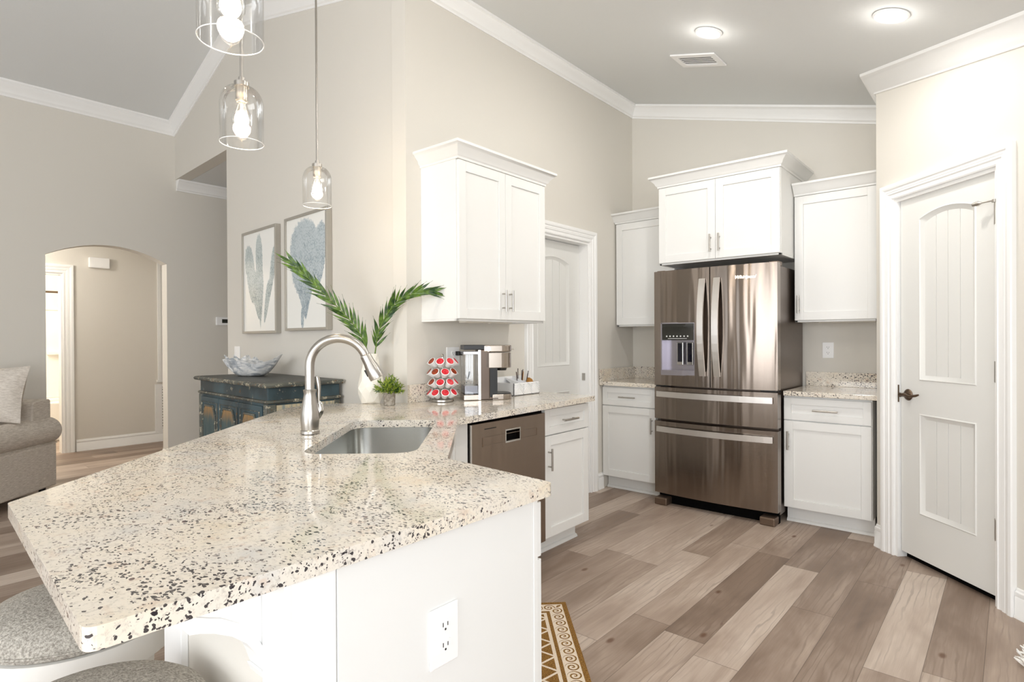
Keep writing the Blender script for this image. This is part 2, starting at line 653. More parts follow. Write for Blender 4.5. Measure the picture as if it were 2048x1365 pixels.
# vaulted ceiling
xs = [XD - .14, -4.862, (3.42 - 2.53) / .272 - 2.66, 2.0]
mb = MB()
for a, b in zip(xs[:-1], xs[1:]):
    za, zb = zceil(a + 1e-6), zceil(b - 1e-6)
    ya, yb = -4.0, (2.36 if b < -4.0 else 4.92)
    if a < -4.8 and b > -4.0:      # the slope over the kitchen: full depth only right of the picture wall
        zc_ = zceil(-2.75)
        mb.ext([(a, ya, za), (a, 2.36, za), (-2.75, 2.36, zc_), (-2.75, ya, zc_)], [(a, ya, za + .08), (a, 2.36, za + .08), (-2.75, 2.36, zc_ + .08), (-2.75, ya, zc_ + .08)])
        mb.ext([(-2.75, ya, zc_), (-2.75, yb, zc_), (b, yb, zb), (b, ya, zb)], [(-2.75, ya, zc_ + .08), (-2.75, yb, zc_ + .08), (b, yb, zb + .08), (b, ya, zb + .08)])
    else:
        mb.ext([(a, ya, za), (a, yb, za), (b, yb, zb), (b, ya, zb)], [(a, ya, za + .08), (a, yb, za + .08), (b, yb, zb + .08), (b, ya, zb + .08)])
struct('ceiling', mb, CEIL)

# crown moulding
CROWN = [(0, -.112), (.010, -.112), (.013, -.100), (.024, -.092), (.028, -.078), (.045, -.052), (.062, -.034), (.068, -.022), (.080, -.016), (.082, 0.002), (0, 0.002)]


def ov(t):
    return (sin(t), -cos(t))


cAB = Vector((fr(C0, tA, 2.68, 0).x, YB, 0))
ri = fr(C0, tC, uR, 0)
dc = fr(C0, tC, uD, 0)
dc.x = XD
# corner of living room wall -> ridge -> kitchen wall -> refrigerator wall -> pantry
mb = MB().sweep([(XD, -3.9), (XD, dc.y), (ri.x, ri.y), (C0.x, C0.y), (cAB.x, cAB.y), (cPx, YB), (cPx, cPy), tuple(fr(P0, tP, 1.55, 0).xy)],
                [(1, 0), ov(tC), ov(tC), ov(tA), (0, -1), (-1, 0), ov(tP)], CROWN, zceil)
struct('trim_1', mb, TRIM, smooth=True)
mb = MB().sweep([(XD, 2.322), (XD, 4.6)], [(1, 0)], CROWN, lambda x, y: 2.966)
struct('trim_2', mb, TRIM, smooth=True)

# baseboards
BASE = [(0, 0), (.018, 0), (.018, .010), (.014, .018), (.014, .092), (.010, .098), (.013, .106), (.012, .118), (.006, .124), (.005, .134), (0, .136)]
z0 = lambda x, y: 0.0
struct('baseboard_left', MB().sweep([(XD, -3.9), (XD, 1.225), (XD - .14, 1.225)], [(1, 0), (0, 1)], BASE, z0)
       .sweep([(XD - .14, 2.225), (XD, 2.225), (XD, 4.6)], [(0, -1), (1, 0)], BASE, z0), TRIM, smooth=True)
struct('baseboard_hall', MB().sweep([(XH, 1.775), (XH, 3.5)], [(1, 0)], BASE, z0), TRIM, smooth=True)
a_, b_ = fr(C0, tC, uH, 0), fr(C0, tC, -0.2, 0)
struct('baseboard_middle', MB().sweep([tuple(a_.xy), tuple(b_.xy)], [ov(tC)], BASE, z0), TRIM, smooth=True)
a_, b_ = fr(C0, tA, 2.05, 0), fr(C0, tA, 2.13, 0)
struct('baseboard_kitchen', MB().sweep([tuple(a_.xy), tuple(b_.xy)], [ov(tA)], BASE, z0), TRIM, smooth=True)
struct('baseboard_pantry', MB().sweep([(cPx, cPy + .03), (cPx, cPy), tuple(fr(P0, tP, 0.008, 0).xy)], [(-1, 0), ov(tP)], BASE, z0)
       .sweep([tuple(fr(P0, tP, 0.858, 0).xy), tuple(fr(P0, tP, 2.2, 0).xy)], [ov(tP)], BASE, z0), TRIM, smooth=True)

# door casings, jambs and doors


CASE = [(0, .004), (0, -.012), (.008, -.016), (.012, -.012), (.028, -.012), (.034, -.018), (.042, -.018), (.046, -.020), (.052, -.018), (.058, -.019), (.062, -.024), (.072, -.027), (.086, -.027), (.090, -.022), (.090, .004)]


def casing(mb, x0, x1, zt, w=0.09):
    c = MB().sweep([(x0, 0), (x0, zt), (x1, zt), (x1, 0)], [(-1, 0), (0, 1), (1, 0)], [(d * w / .09, h) for d, h in CASE], lambda x, y: 0.0)
    return c.xform(Matrix(((1, 0, 0, 0), (0, 0, 1, 0), (0, 1, 0, 0), (0, 0, 0, 1))))


def jamb(mb, x0, x1, zt, depth, t=.018):
    return mb.box(x0, x0 + t, 0, depth, 0, zt).box(x1 - t, x1, 0, depth, 0, zt).box(x0 + t, x1 - t, 0, depth, zt - t, zt)


def panel(mb, x0, x1, z0_, z1_, arch_, y, n=4):
    """raised plank panel; arch_ = height of the curved head"""
    xc, hw = (x0 + x1) / 2, (x1 - x0) / 2
    top = lambda x, k=0.0: z1_ + arch_ * (1 - ((x - xc) / hw) ** 2) - k

    def loop(k, yy):
        p = [(x0 + k, yy, z0_ + k), (x1 - k, yy, z0_ + k)]
        for i in range(17):
            x = x1 - k - (x1 - x0 - 2 * k) * i / 16
            xx = x1 - (x1 - x0) * i / 16
            p.append((x, yy, top(xx, k)))
        return p
    rings = [loop(0.0, y), loop(.006, y - .004), (loop(.012, y + .002)), loop(.030, y + .011)]
    vs = [[mb.b.verts.new(q) for q in r_] for r_ in rings]
    for ra, rb in zip(vs[:-1], vs[1:]):
        for i in range(len(ra)):
            j = (i + 1) % len(ra)
            mb.b.faces.new((ra[i], ra[j], rb[j], rb[i]))
    k = .030
    w = (x1 - x0 - 2 * k) / n
    for i in range(n):
        a, b = x0 + k + w * i + (0.002 if i else 0), x0 + k + w * (i + 1) - (0.002 if i < n - 1 else 0)
        pts_ = [(a, z0_ + k), (b, z0_ + k)]
        for j in range(5):
            x = b - (b - a) * j / 4
            t_ = (x - x0 - k) / (x1 - x0 - 2 * k)
            pts_.append((x, top(x0 + t_ * (x1 - x0), k)))
        mb.prism_y(pts_, y + .011, y + .018)
    mb.b.faces.new([mb.b.verts.new((p[0], y + .0145, p[2])) for p in loop(k, 0)])
    return mb


def door_slab(x0, x1, zb, zt, y, panels, thick=.035):
    """slab with real openings behind its panels"""
    mb = MB()
    holes = []
    for (a, b, p, q, ar) in panels:
        h = [(a, p), (b, p)]
        for i in range(17):
            x = b - (b - a) * i / 16
            h.append((x, q + ar * (1 - ((x - (a + b) / 2) / ((b - a) / 2)) ** 2)))
        holes.append(h)
    mb.holed([(x0, zb), (x1, zb), (x1, zt), (x0, zt)], holes, 0.0, 1.0)
    # x, y(=z), z(=depth) -> x, depth, z
    mb.xform(Matrix(((1, 0, 0, 0), (0, 0, -thick, y + thick), (0, 1, 0, 0), (0, 0, 0, 1))))
    for (a, b, p, q, ar) in panels:
        panel(mb, a, b, p, q, ar, y)
        mb.box(a - .01, b + .01, y + .019, y + thick - .002, p - .01, q + .9 * ar)
    return mb


def lever(parent, x, z, y, sgn):
    h = obj('door_lever', MB().lathe([(.031, 0), (.033, .004), (.026, .012), (.012, .016), (.011, .045), (.013, .052)], 24)
            .xform(Matrix.Translation((x, y, z)) @ Matrix.Rotation(R(90), 4, 'X')), BRONZE, parent, smooth=True)
    obj('lever_arm', MB().tube([(x, y - .048, z), (x + sgn * .03, y - .050, z + .004), (x + sgn * .06, y - .047, z - .004), (x + sgn * .10, y - .040, z + .004), (x + sgn * .115, y - .036, z + .010)], [.010, .009, .008, .007, .005], 10), BRONZE, h, smooth=True)
    return h


# pantry door
d1 = sgroup('door_1', P0, tP)
obj('casing', casing(MB(), 0.100, 0.766, 2.078), TRIM, d1)
obj('jamb', jamb(MB(), 0.100, 0.766, 2.078, .12), TRIM, d1)
obj('slab', door_slab(0.128, 0.757, 0.040, 2.060, .018, [(0.263, 0.629, 1.034, 1.936, .036), (0.263, 0.629, 0.288, 0.850, 0)]), DOORW, d1, smooth=True)
lever(d1, 0.185, 0.948, 0.018, 1)
obj('latch_plate', MB().box(.104, .120, .004, .012, .90, 1.0), BRONZE, d1)
for i, z in enumerate((1.86, 1.11, 0.36)):
    h = obj('hinge', MB().box(.728, .757, .0145, .0185, z - .05, z + .05).cyl((.748, .008, z - .05), (.748, .008, z + .05), .0085, seg=12), NICKEL, d1)
    if i == 0:
        obj('hinge_stop', MB().cyl((.748, .0, z + .052), (.748, .0, z + .066), .012, seg=12).tube([(.745, -.004, z + .062), (.70, -.02, z + .06)], .004, 8)
            .tube([(.70, -.02, z + .06), (.685, -.024, z + .06), (.66, -.03, z + .059)], [.004, .012, .009], 10), NICKEL, h, smooth=True)
# black sheets paint the pantry's darkness, seen in the gap under the door
struct('wall_pantry_shade', MB().box(0.102, 0.764, .058, .062, 0, 2.06).box(0.05, 0.9, .30, .34, 0, 2.3).box(0.02, 0.06, .12, .34, 0, 2.3).box(.86, .9, .12, .34, 0, 2.3).xform(Matrix.Translation(P0) @ Matrix.Rotation(tP, 4, 'Z')), DARK)

# door in the kitchen wall
d2 = sgroup('door_2', C0, tA)
obj('casing', casing(MB(), 1.165, 1.932, 2.07), TRIM, d2)
obj('jamb', jamb(MB(), 1.165, 1.932, 2.07, .12), TRIM, d2)
obj('slab', door_slab(1.185, 1.912, 0.012, 2.048, .085, [(1.335, 1.765, 1.06, 1.885, .045), (1.335, 1.765, 0.30, 0.855, 0)]), DOORW, d2, smooth=True)
obj('strike_plate', MB().box(1.9105, 1.9135, .03, .06, .93, .99), NICKEL, d2)

# hall door (open) and its casing
d3 = sgroup('door_3', Vector((XH, 0, 0)), tD)
obj('casing', casing(MB(), 0.86, 1.66, 2.05, .10), TRIM, d3)
obj('jamb', jamb(MB(), 0.86, 1.66, 2.05, .12), TRIM, d3)
# tall white trim at the far right of the hall
struct('trim_3', MB().box(2.625, 2.66, -.014, .0, .78, 2.26).box(2.61, 2.71, -.026, .0, .752, .782).box(2.66, 3.2, -.004, .0, .78, 2.26).xform(Matrix.Translation((XH, 0, 0)) @ Matrix.Rotation(tD, 4, 'Z')), TRIM)
# half wall carrying the bar, with its white end boards
kw = [(-.918, .487), (-1.446, .487), (-2.70, 1.741), (-2.66, 2.08), (-2.62, 2.0), (-2.585, 1.745), (-1.41, .57), (-.918, .57)]
struct('wall_bar', MB().prism(kw, 0, .880), WALL)
struct('trim_4', MB().box(-.918, -.905, .485, .570, 0, .880).box(-.985, -.905, .474, .487, 0, .880).box(-.982, -.908, .470, .475, 0.0, .14)
       .box(-1.446, -1.347, .472, .487, 0, .880), TRIM, bevel=.002)
# ------------------------------------------------------------------ cabinets


def shaker(x0, x1, z0_, z1_, y, t=.019, f=.057, rec=.009):
    """shaker front: stiles and rails around a recessed panel, front face at local y"""
    mb = MB()
    mb.box(x0, x0 + f, y, y + t, z0_, z1_).box(x1 - f, x1, y, y + t, z0_, z1_)
    mb.box(x0 + f, x1 - f, y, y + t, z1_ - f, z1_).box(x0 + f, x1 - f, y, y + t, z0_, z0_ + f)
    mb.box(x0 + f, x1 - f, y + rec, y + t, z0_ + f, z1_ - f)
    return mb


def pull(parent, x, z, y, length, axis):
    mb = MB()
    h = length / 2
    e = Vector((1, 0, 0)) if axis == 'x' else Vector((0, 0, 1))
    c = Vector((x, y - .030, z))
    mb.cyl(c - e * h, c + e * h, .0060, seg=12)
    for s in (-1, 1):
        q = c + e * (s * (h - .022))
        mb.cyl(q, q + Vector((0, .031, 0)), .0045, seg=10)
    return obj('handle', mb, NICKEL, parent, smooth=True)


CABCROWN = [(0, 0), (.006, 0), (.008, .012), (.018, .020), (.024, .036), (.044, .056), (.052, .066), (.060, .070), (.060, .084), (0, .084)]


def wall_cabinet(label, loc, rot, w, z0_, z1_, depth, doors, hand, sides=(1, 1), group='white wall cabinets'):
    """origin: left end on the wall, local -y to the room"""
    t = thing('wall_cabinet', label, 'cabinet', loc, rot, group)
    mb = MB().box(0, w, -depth + .02, 0, z0_, z1_).box(0, .018, -depth + .02, 0, z0_ - .012, z0_).box(w - .018, w, -depth + .02, 0, z0_ - .012, z0_).box(0, w, -depth + .02, -depth + .04, z0_ - .012, z0_)
    obj('body', mb, CAB, t, bevel=.0015)
    g = .0025
    dw = w / doors
    for i in range(doors):
        d = obj('door', shaker(dw * i + (.003 if i == 0 else g / 2), dw * (i + 1) - (.003 if i == doors - 1 else g / 2), z0_ + .002, z1_ - .012, -depth), CAB, t, bevel=.0015)
        s = hand[i]
        pull(d, dw * i + .032 if s < 0 else dw * (i + 1) - .032, z0_ + .115, -depth, .128, 'z')
    path, outs = [], []
    if sides[0]:
        path.append((0, 0))
        outs.append((-1, 0))
    path += [(0, -depth + .004), (w, -depth + .004)]
    outs.append((0, -1))
    if sides[1]:
        path.append((w, 0))
        outs.append((1, 0))
    obj('crown_molding', MB().sweep(path, outs, CABCROWN, lambda x, y: z1_ - .008), CAB, t, smooth=True)
    return t


wall_cabinet('white two-door wall cabinet over the coffee maker and pods', fr(C0, tA, .111, 0), tA, .800, 1.392, 2.288, .312, 2, (1, -1))
wall_cabinet('white two-door cabinet above the refrigerator', (-2.086, YB - .001, 0), 0, .895, 1.856, 2.448, .63, 2, (1, -1))
wall_cabinet('narrow white wall cabinet left of the refrigerator, partly hidden', (-2.644, YB - .001, 0), 0, .552, 1.392, 2.288, .33, 1, (1,), (1, 0))
wall_cabinet('white single-door wall cabinet right of the refrigerator', (-1.184, YB - .001, 0), 0, .514, 1.398, 2.292, .33, 1, (-1,), (0, 0))


def base_cabinet(label, loc, rot, w, depth, pull_side, shoe=True, ends=(0, 0)):
    t = thing('base_cabinet', label, 'cabinet', loc, rot, 'white base cabinets')
    obj('body', MB().box(0, w, -depth + .02, 0, .114, .878), CAB, t, bevel=.0015)
    obj('toe_kick', MB().box(.02 * ends[0], w - .02 * ends[1], -depth + .095, -depth + .13, 0, .114), CAB, t)
    if shoe:
        q = [(0, 0), (.019, 0), (.018, .008), (.012, .016), (.004, .02), (0, .02)]
        obj('shoe_molding', MB().sweep([(.02 * ends[0], -depth + .095), (w - .02 * ends[1], -depth + .095)], [(0, -1)], q, lambda x, y: 0.0), CAB, t, smooth=True)
    dr = obj('drawer', shaker(.004, w - .004, .716, .866, -depth, f=.045), CAB, t, bevel=.0015)
    pull(dr, w / 2, .790, -depth, .150, 'x')
    d = obj('door', shaker(.004, w - .004, .116, .709, -depth), CAB, t, bevel=.0015)
    pull(d, .034 if pull_side < 0 else w - .034, .575, -depth, .128, 'z')
    return t


base_cabinet('white base cabinet with drawer, left of the refrigerator', (-2.648, YB - .001, 0), 0, .500, .56, 1)
base_cabinet('white base cabinet with drawer, between refrigerator and pantry wall', (-1.196, YB - .001, 0), 0, .526, .56, -1)
base_cabinet('white base cabinet with drawer at the right end of the coffee counter', fr(C0, tA, .527, -.001), tA, .470, .585, -1, ends=(0, 1))

# dishwasher
t = thing('dishwasher', 'brown stainless dishwasher under the coffee counter beside the drawer cabinet', 'dishwasher', fr(C0, tA, -.100, 0), tA)
obj('body', MB().box(.004, .612, -.575, -.02, .10, .872), DARK, t)
dm = MB()
dy = -.600
dm.box(.006, .612, dy, dy + .03, .115, .735).box(.006, .612, dy, dy + .03, .795, .852)
dm.box(.006, .265, dy, dy + .03, .735, .795).box(.385, .612, dy, dy + .03, .735, .795)
dd = obj('door', dm, STEELD, t, bevel=.0)
obj('edge_strip', MB().box(.002, .008, dy - .001, dy + .05, .115, .852), HANDLE, t)
obj('control_band', MB().box(.085, .535, dy - .0025, dy, .733, .737).box(.085, .535, dy - .0025, dy, .776, .779).box(.085, .088, dy - .0025, dy, .733, .779).box(.532, .535, dy - .0025, dy, .733, .779), STEELD, t)
pk = obj('pocket_handle', MB().box(.262, .388, dy - .003, dy + .004, .728, .738).box(.262, .388, dy - .003, dy + .004, .792, .800).box(.262, .268, dy - .003, dy + .004, .738, .792).box(.382, .388, dy - .003, dy + .004, .738, .792), CHROME, t, bevel=.001)
obj('pocket', MB().box(.265, .385, dy + .028, dy + .034, .735, .795), BLACK, pk)
obj('vent_slot', MB().box(.10, .19, dy - .001, dy + .002, .818, .823), SLOT, t)
obj('toe_kick', MB().box(.0, .612, -.50, -.47, 0, .10), BLACK, t)

# corner sink cabinet and the short peninsula leg
q0, q1, q2 = (-2.044, 1.928), (-1.365, 1.165), (-1.365, .60)
t = thing('sink_cabinet', 'angled white corner cabinet under the sink, mostly hidden by the counter', 'cabinet', (q1[0], q1[1], 0), math.atan2(q0[1] - q1[1], q0[0] - q1[0]), 'white base cabinets')
L = math.hypot(q0[0] - q1[0], q0[1] - q1[1])
obj('face_frame', MB().box(0, L, .0, .01, .114, .60).box(L - .06, L, 0, .01, .60, .878).box(0, .06, 0, .01, .60, .878).box(0, L, .0, .01, .84, .878), CAB, t, bevel=.001)
obj('filler', MB().prism([(L, 0), (L - .004, .02), (L + .056, -.046), (L + .066, -.066)], .114, .878), CAB, t)
obj('toe_kick', MB().box(0, L, .075, .09, 0, .114), CAB, t)
for i in range(2):
    d = obj('door', shaker(.06 + (L - .12) / 2 * i + .002, .06 + (L - .12) / 2 * (i + 1) - .002, .116, .838, -.019), CAB, t, bevel=.0015)
    pull(d, L / 2 + (-.03 if i == 0 else .03), .70, -.019, .128, 'z')
t = thing('peninsula_cabinet', 'white peninsula end cabinet with plain side panel facing the floor', 'cabinet', (-.905, 1.140, 0), pi, 'white base cabinets')
obj('body', MB().box(.018, .455, .0, .565, .114, .878), CAB, t)
obj('end_panel', MB().box(0, .018, .016, .568, 0, .878).box(-.003, .018, -.0, .0155, .0, .878), CAB, t, bevel=.001)
obj('toe_kick', MB().box(.018, .455, .075, .09, 0, .114), CAB, t)
dr = obj('drawer', shaker(.002, .452, .728, .866, -.020, f=.045), CAB, t, bevel=.0015)
pull(dr, .22, .79, -.02, .15, 'x')
d = obj('door', shaker(.002, .452, .116, .721, -.020), CAB, t, bevel=.0015)
pull(d, .42, .60, -.02, .128, 'z')

# bar corbel under the overhang
t = thing('corbel', 'white curved wooden bracket under the bar overhang', 'bracket', (-.986, .4865, .8815), 0)
arc = [(-.112, -.073), (-.091, -.081), (-.062, -.097), (-.037, -.119), (-.021, -.143), (-.012, -.170)]
inr = [(-.118, -.044), (-.100, -.052), (-.079, -.060), (-.049, -.080), (-.025, -.107), (-.006, -.140), (0, -.152)]
obj('body', MB().prism_x([(0, 0), (-.119, 0)] + inr, -.048, -.004), TRIM, t)
obj('curved_edge', MB().prism_x([(-.118, 0), (-.129, 0), (-.129, -.069)] + arc + [(-.010, -.176), (0, -.176)] + inr[::-1], -.052, 0.0), TRIM, t, bevel=.001)
obj('foot', MB().prism_x([(0, -.177), (-.014, -.177), (-.008, -.193), (0, -.198)], -.054, .002), TRIM, t, bevel=.001)

# ------------------------------------------------------------------ countertops
zc, th = .914, .032
ce = fr(C0, tA, 1.004, -.632)
cw = fr(C0, tA, 1.004, -.001)
cc = fr(C0, tC, -.002, -.002)
outer = [(-.882, 1.180), (-1.31, 1.213), (-1.932, 1.862), tuple(ce.xy), tuple(cw.xy), tuple(fr(C0, tA, -.003, -.001).xy), (-2.985, 1.800), (-2.955, 1.570), (-1.722, .245), (-.888, .198)]
outer = round_poly(outer, [.022, .012, .012, .012, 0, 0, .16, .16, .022, .022], 5)


def sinkloop(grow):
    p, q = Vector((-.68, .733)), Vector((.733, .68))
    a, b, c, d = 1.872 - grow, 2.634 + grow, -.618 - grow, -.245 + grow
    pts_ = [p * a + q * c, p * b + q * c, p * b + q * d, p * a + q * d]
    return round_poly([tuple(v) for v in pts_], .085, 8)


t = thing('countertop', 'speckled cream granite counter of the bar and coffee run with sink cutout', 'countertop', (0, 0, 0))
obj('slab', MB().holed(outer, [sinkloop(0)], zc - th, zc), GRAN, t, bevel=.004, seg=3)
obj('backsplash', MB().box(.002, 1.004, -.021, -.001, zc, zc + .104).xform(Matrix.Translation(C0) @ Matrix.Rotation(tA, 4, 'Z')), GRAN, t, bevel=.002)
t = thing('countertop', 'short granite counter with backsplash left of the refrigerator', 'countertop', (0, 0, 0))
wl = fr(C0, tA, 2.05, 0).x - .001
obj('slab', MB().box(wl + .004, -2.130, YB - .60, YB - .002, zc - th, zc), GRAN, t, bevel=.003)
obj('backsplash', MB().box(wl + .024, -2.130, YB - .022, YB - .002, zc, zc + .104).box(wl + .004, wl + .024, YB - .60, YB - .002, zc, zc + .104), GRAN, t, bevel=.002)
t = thing('countertop', 'short granite counter with backsplash between refrigerator and pantry', 'countertop', (0, 0, 0))
obj('slab', MB().box(-1.185, cPx - .003, YB - .60, YB - .002, zc - th, zc), GRAN, t, bevel=.003)
obj('backsplash', MB().box(-1.185, cPx - .023, YB - .022, YB - .002, zc, zc + .104).box(cPx - .023, cPx - .003, YB - .50, YB - .002, zc, zc + .104), GRAN, t, bevel=.002)

# sink
t = thing('sink', 'undermount stainless sink set at an angle into the granite', 'sink', (0, 0, 0))
mb = MB()
rings = []
for g, z in ((.008, zc - th - .001), (.004, zc - th - .001), (.004, zc - th - .004), (-.002, zc - th - .12), (-.012, zc - th - .17), (-.040, zc - th - .19)):
    rings.append([mb.b.verts.new((x, y, z)) for x, y in sinkloop(g)])
for ra, rb in zip(rings[:-1], rings[1:]):
    for i in range(len(ra)):
        j = (i + 1) % len(ra)
        mb.b.faces.new((ra[i], ra[j], rb[j], rb[i]))
mb.b.faces.new(rings[-1])
obj('bowl', mb, SINKM, t, smooth=True)
dc_ = Vector((-.68, .733)) * 2.25 + Vector((.733, .68)) * -.43
obj('drain', MB().lathe([(.044, zc - th - .188), (.046, zc - th - .185), (.030, zc - th - .187)], 24, tuple(dc_)), CHROME, t, smooth=True)

# faucet
t = thing('faucet', 'brushed nickel gooseneck pull-down faucet behind the sink', 'faucet', (-2.069, 1.192, zc + .0008), math.atan2(.68, .733))
obj('base_body', MB().lathe([(.033, 0), (.036, .002), (.036, .012), (.0325, .016), (.0340, .030), (.0360, .055), (.0345, .085), (.0290, .115), (.0240, .140), (.0222, .155), (.0245, .166), (.0250, .170), (.0200, .172)], 32), NICKEL, t, smooth=True)
neck = [(0, 0, .165), (0, 0, .25)]
for i in range(19):
    a = pi - i / 18.0 * (pi - R(22))
    neck.append((.112 + .112 * cos(a), 0, .262 + .108 * sin(a)))
obj('spout', MB().tube(neck, .0178, 20), NICKEL, t, smooth=True)
e = Vector(neck[-1])
dr_ = (Vector(neck[-1]) - Vector(neck[-2])).normalized()
sp = obj('spray_head', MB().tube([e - dr_ * .004, e, e + dr_ * .004, e + dr_ * .03, e + dr_ * .06, e + dr_ * .085, e + dr_ * .10], [.0180, .0208, .0212, .0222, .0270, .0295, .0285], 24), NICKEL, t, smooth=True)
c = e + dr_ * .050 + Vector((dr_.z, 0, -dr_.x)) * .0265
obj('spray_button', MB().tube([c, c + dr_ * .028], .006, 10), BLACK, sp, smooth=True)
hx, hy = .030, .022
hd = obj('lever_hub', MB().tube([(hx * .75, hy * .75, .045), (hx, hy, .075), (hx * 1.12, hy * 1.12, .095), (hx * 1.05, hy * 1.05, .112), (hx * .9, hy * .9, .120)], [.005, .0135, .0165, .0120, .008], 18), CHROME, t, smooth=True)
obj('lever', MB().tube([(hx * .92, hy * .92, .116), (hx * .95, hy * .95, .145), (hx * .95, hy * .95, .180), (hx * .82, hy * .82, .212), (hx * .75, hy * .75, .222)], [.0050, .0066, .0082, .0092, .006], 12), NICKEL, hd, smooth=True)

# ------------------------------------------------------------------ refrigerator
t = thing('refrigerator', 'large brown stainless french door refrigerator with two bottom drawers', 'refrigerator', (-1.652, 4.125, 0), 0)
hw = .452


def yfr(x):
    return -.030 * (1 - (x / hw) ** 2) + .004


def fprism(mb, x0, x1, z0_, z1_, back=.075, n=8):
    p = [(x0 + (x1 - x0) * i / n, yfr(x0 + (x1 - x0) * i / n)) for i in range(n + 1)]
    return mb.prism(p + [(x1, back), (x0, back)], z0_, z1_)


obj('body', MB().box(-hw + .008, hw - .008, .085, .655, .055, 1.772), mat('refrigerator_side', (118, 106, 98), .32, 0.9), t, bevel=.004)
mb = MB()
xa, xb, za, zb = -.385, -.118, 1.000, 1.392
fprism(mb, -hw, -.0035, .917, za)
fprism(mb, -hw, xa, za, zb, n=3)
fprism(mb, xb, -.0035, za, zb, n=3)
fprism(mb, -hw, -.0035, zb, 1.790)
dl = obj('door', mb, STEEL, t, smooth=True)
dr = obj('door', fprism(MB(), .0035, hw, .917, 1.790, n=12), STEEL, t, smooth=True)
for d, x, s in ((dl, -.052, -1), (dr, .056, 1)):
    pts_ = []
    for i in range(13):
        f = i / 12.0
        pts_.append((x, yfr(x) - .020 - .045 * (1 - (2 * f - 1) ** 2), 1.000 + .708 * f))
    mb = MB()
    for (p, q) in zip(pts_[:-1], pts_[1:]):
        mb.ext([(x - .022, p[1], p[2]), (x + .022, p[1], p[2]), (x + .022, p[1] + .014, p[2]), (x - .022, p[1] + .014, p[2])],
               [(x - .022, q[1], q[2]), (x + .022, q[1], q[2]), (x + .022, q[1] + .014, q[2]), (x - .022, q[1] + .014, q[2])])
    mb.box(x - .018, x + .018, yfr(x) - .02, yfr(x) + .004, 1.002, 1.03).box(x - .018, x + .018, yfr(x) - .02, yfr(x) + .004, 1.678, 1.706)
    bmesh.ops.remove_doubles(mb.b, verts=mb.b.verts, dist=1e-5)
    obj('handle', mb, HANDLE, d)
for nm, z0_, z1_, hz in (('upper', .660, .902, .850), ('lower', .088, .640, .582)):
    d = obj('drawer', fprism(MB(), -hw, hw, z0_, z1_, n=16), STEEL, t, smooth=True)
    mb = MB()
    pts_ = [(-.425 + .85 * i / 16.0, yfr(-.425 + .85 * i / 16.0) - .024 - .012 * (1 - (i / 8.0 - 1) ** 2)) for i in range(17)]
    for p, q in zip(pts_[:-1], pts_[1:]):
        mb.ext([(p[0], p[1], hz - .021), (p[0], p[1], hz + .021), (p[0], p[1] + .014, hz + .021), (p[0], p[1] + .014, hz - .021)],
               [(q[0], q[1], hz - .021), (q[0], q[1], hz + .021), (q[0], q[1] + .014, hz + .021), (q[0], q[1] + .014, hz - .021)])
    for x in (-.40, .40):
        mb.box(x - .02, x + .02, yfr(x) - .015, yfr(x) + .004, hz - .016, hz + .016)
    bmesh.ops.remove_doubles(mb.b, verts=mb.b.verts, dist=1e-5)
    obj('handle', mb, HANDLE, d)
# dispenser
yd = yfr(-.25)
ds = obj('dispenser', MB().box(xa, xb, .060, .070, za, zb).box(xa - .004, xa + .006, yd - .0, .07, za, zb).box(xb - .006, xb + .004, yd - .002, .07, za, zb).box(xa, xb, yd, .07, zb - .006, zb + .003)
         .box(xa, xb, yd - .004, .07, za - .004, za + .035), mat('dispenser_silver', (176, 172, 180), .25, .9), t)
obj('control_panel', MB().box(xa + .004, xb - .004, yd + .002, .06, 1.262, zb - .004), mat('dispenser_glass', (34, 34, 30), .05, 0, .8), ds)
obj('button_row', MB().box(-.345, -.335, yd + .0005, yd + .003, 1.286, 1.296).box(-.318, -.308, yd + .0005, yd + .003, 1.286, 1.296).box(-.290, -.280, yd + .0005, yd + .003, 1.286, 1.296).box(-.262, -.252, yd + .0005, yd + .003, 1.286, 1.296).box(-.234, -.224, yd + .0005, yd + .003, 1.286, 1.296).box(-.206, -.196, yd + .0005, yd + .003, 1.286, 1.296).box(-.178, -.168, yd + .0005, yd + .003, 1.286, 1.296).box(-.33, -.18, yd + .0005, yd + .003, 1.272, 1.275),
    mat('button_print', (220, 220, 218), .5), ds)
PAD = mat('paddle_glass', (14, 13, 26), .06, 0, .8)
for x in (-.250, -.172):
    pd = obj('paddle', MB().box(x - .024, x + .024, .018, .030, 1.075, 1.246), CHROME, ds, bevel=.003)
    obj('paddle_face', MB().box(x - .017, x + .017, .015, .019, 1.098, 1.240), PAD, pd)
obj('grille', MB().box(-.44, .44, .06, .10, .0, .075), DARK, t)
FOOTM = mat('refrigerator_foot', (122, 104, 90), .4, .7)
for s in (-1, 1):
    obj('foot', MB().box(s * .39 - .05, s * .39 + .05, -.030, .07, 0, .056), FOOTM, t, bevel=.008)
obj('hinge_cover', MB().box(.385, .448, .045, .13, 1.772, 1.800), FOOTM, t, bevel=.003)
obj('hinge_cover', MB().box(-.448, -.385, .045, .13, 1.772, 1.800), FOOTM, t, bevel=.003)
obj('hinge_strip', MB().box(-.44, -.34, .004, .05, .906, .914).box(.34, .44, .004, .05, .906, .914).box(hw - .012, hw - .002, .076, .084, .09, 1.77), BLACK, t)
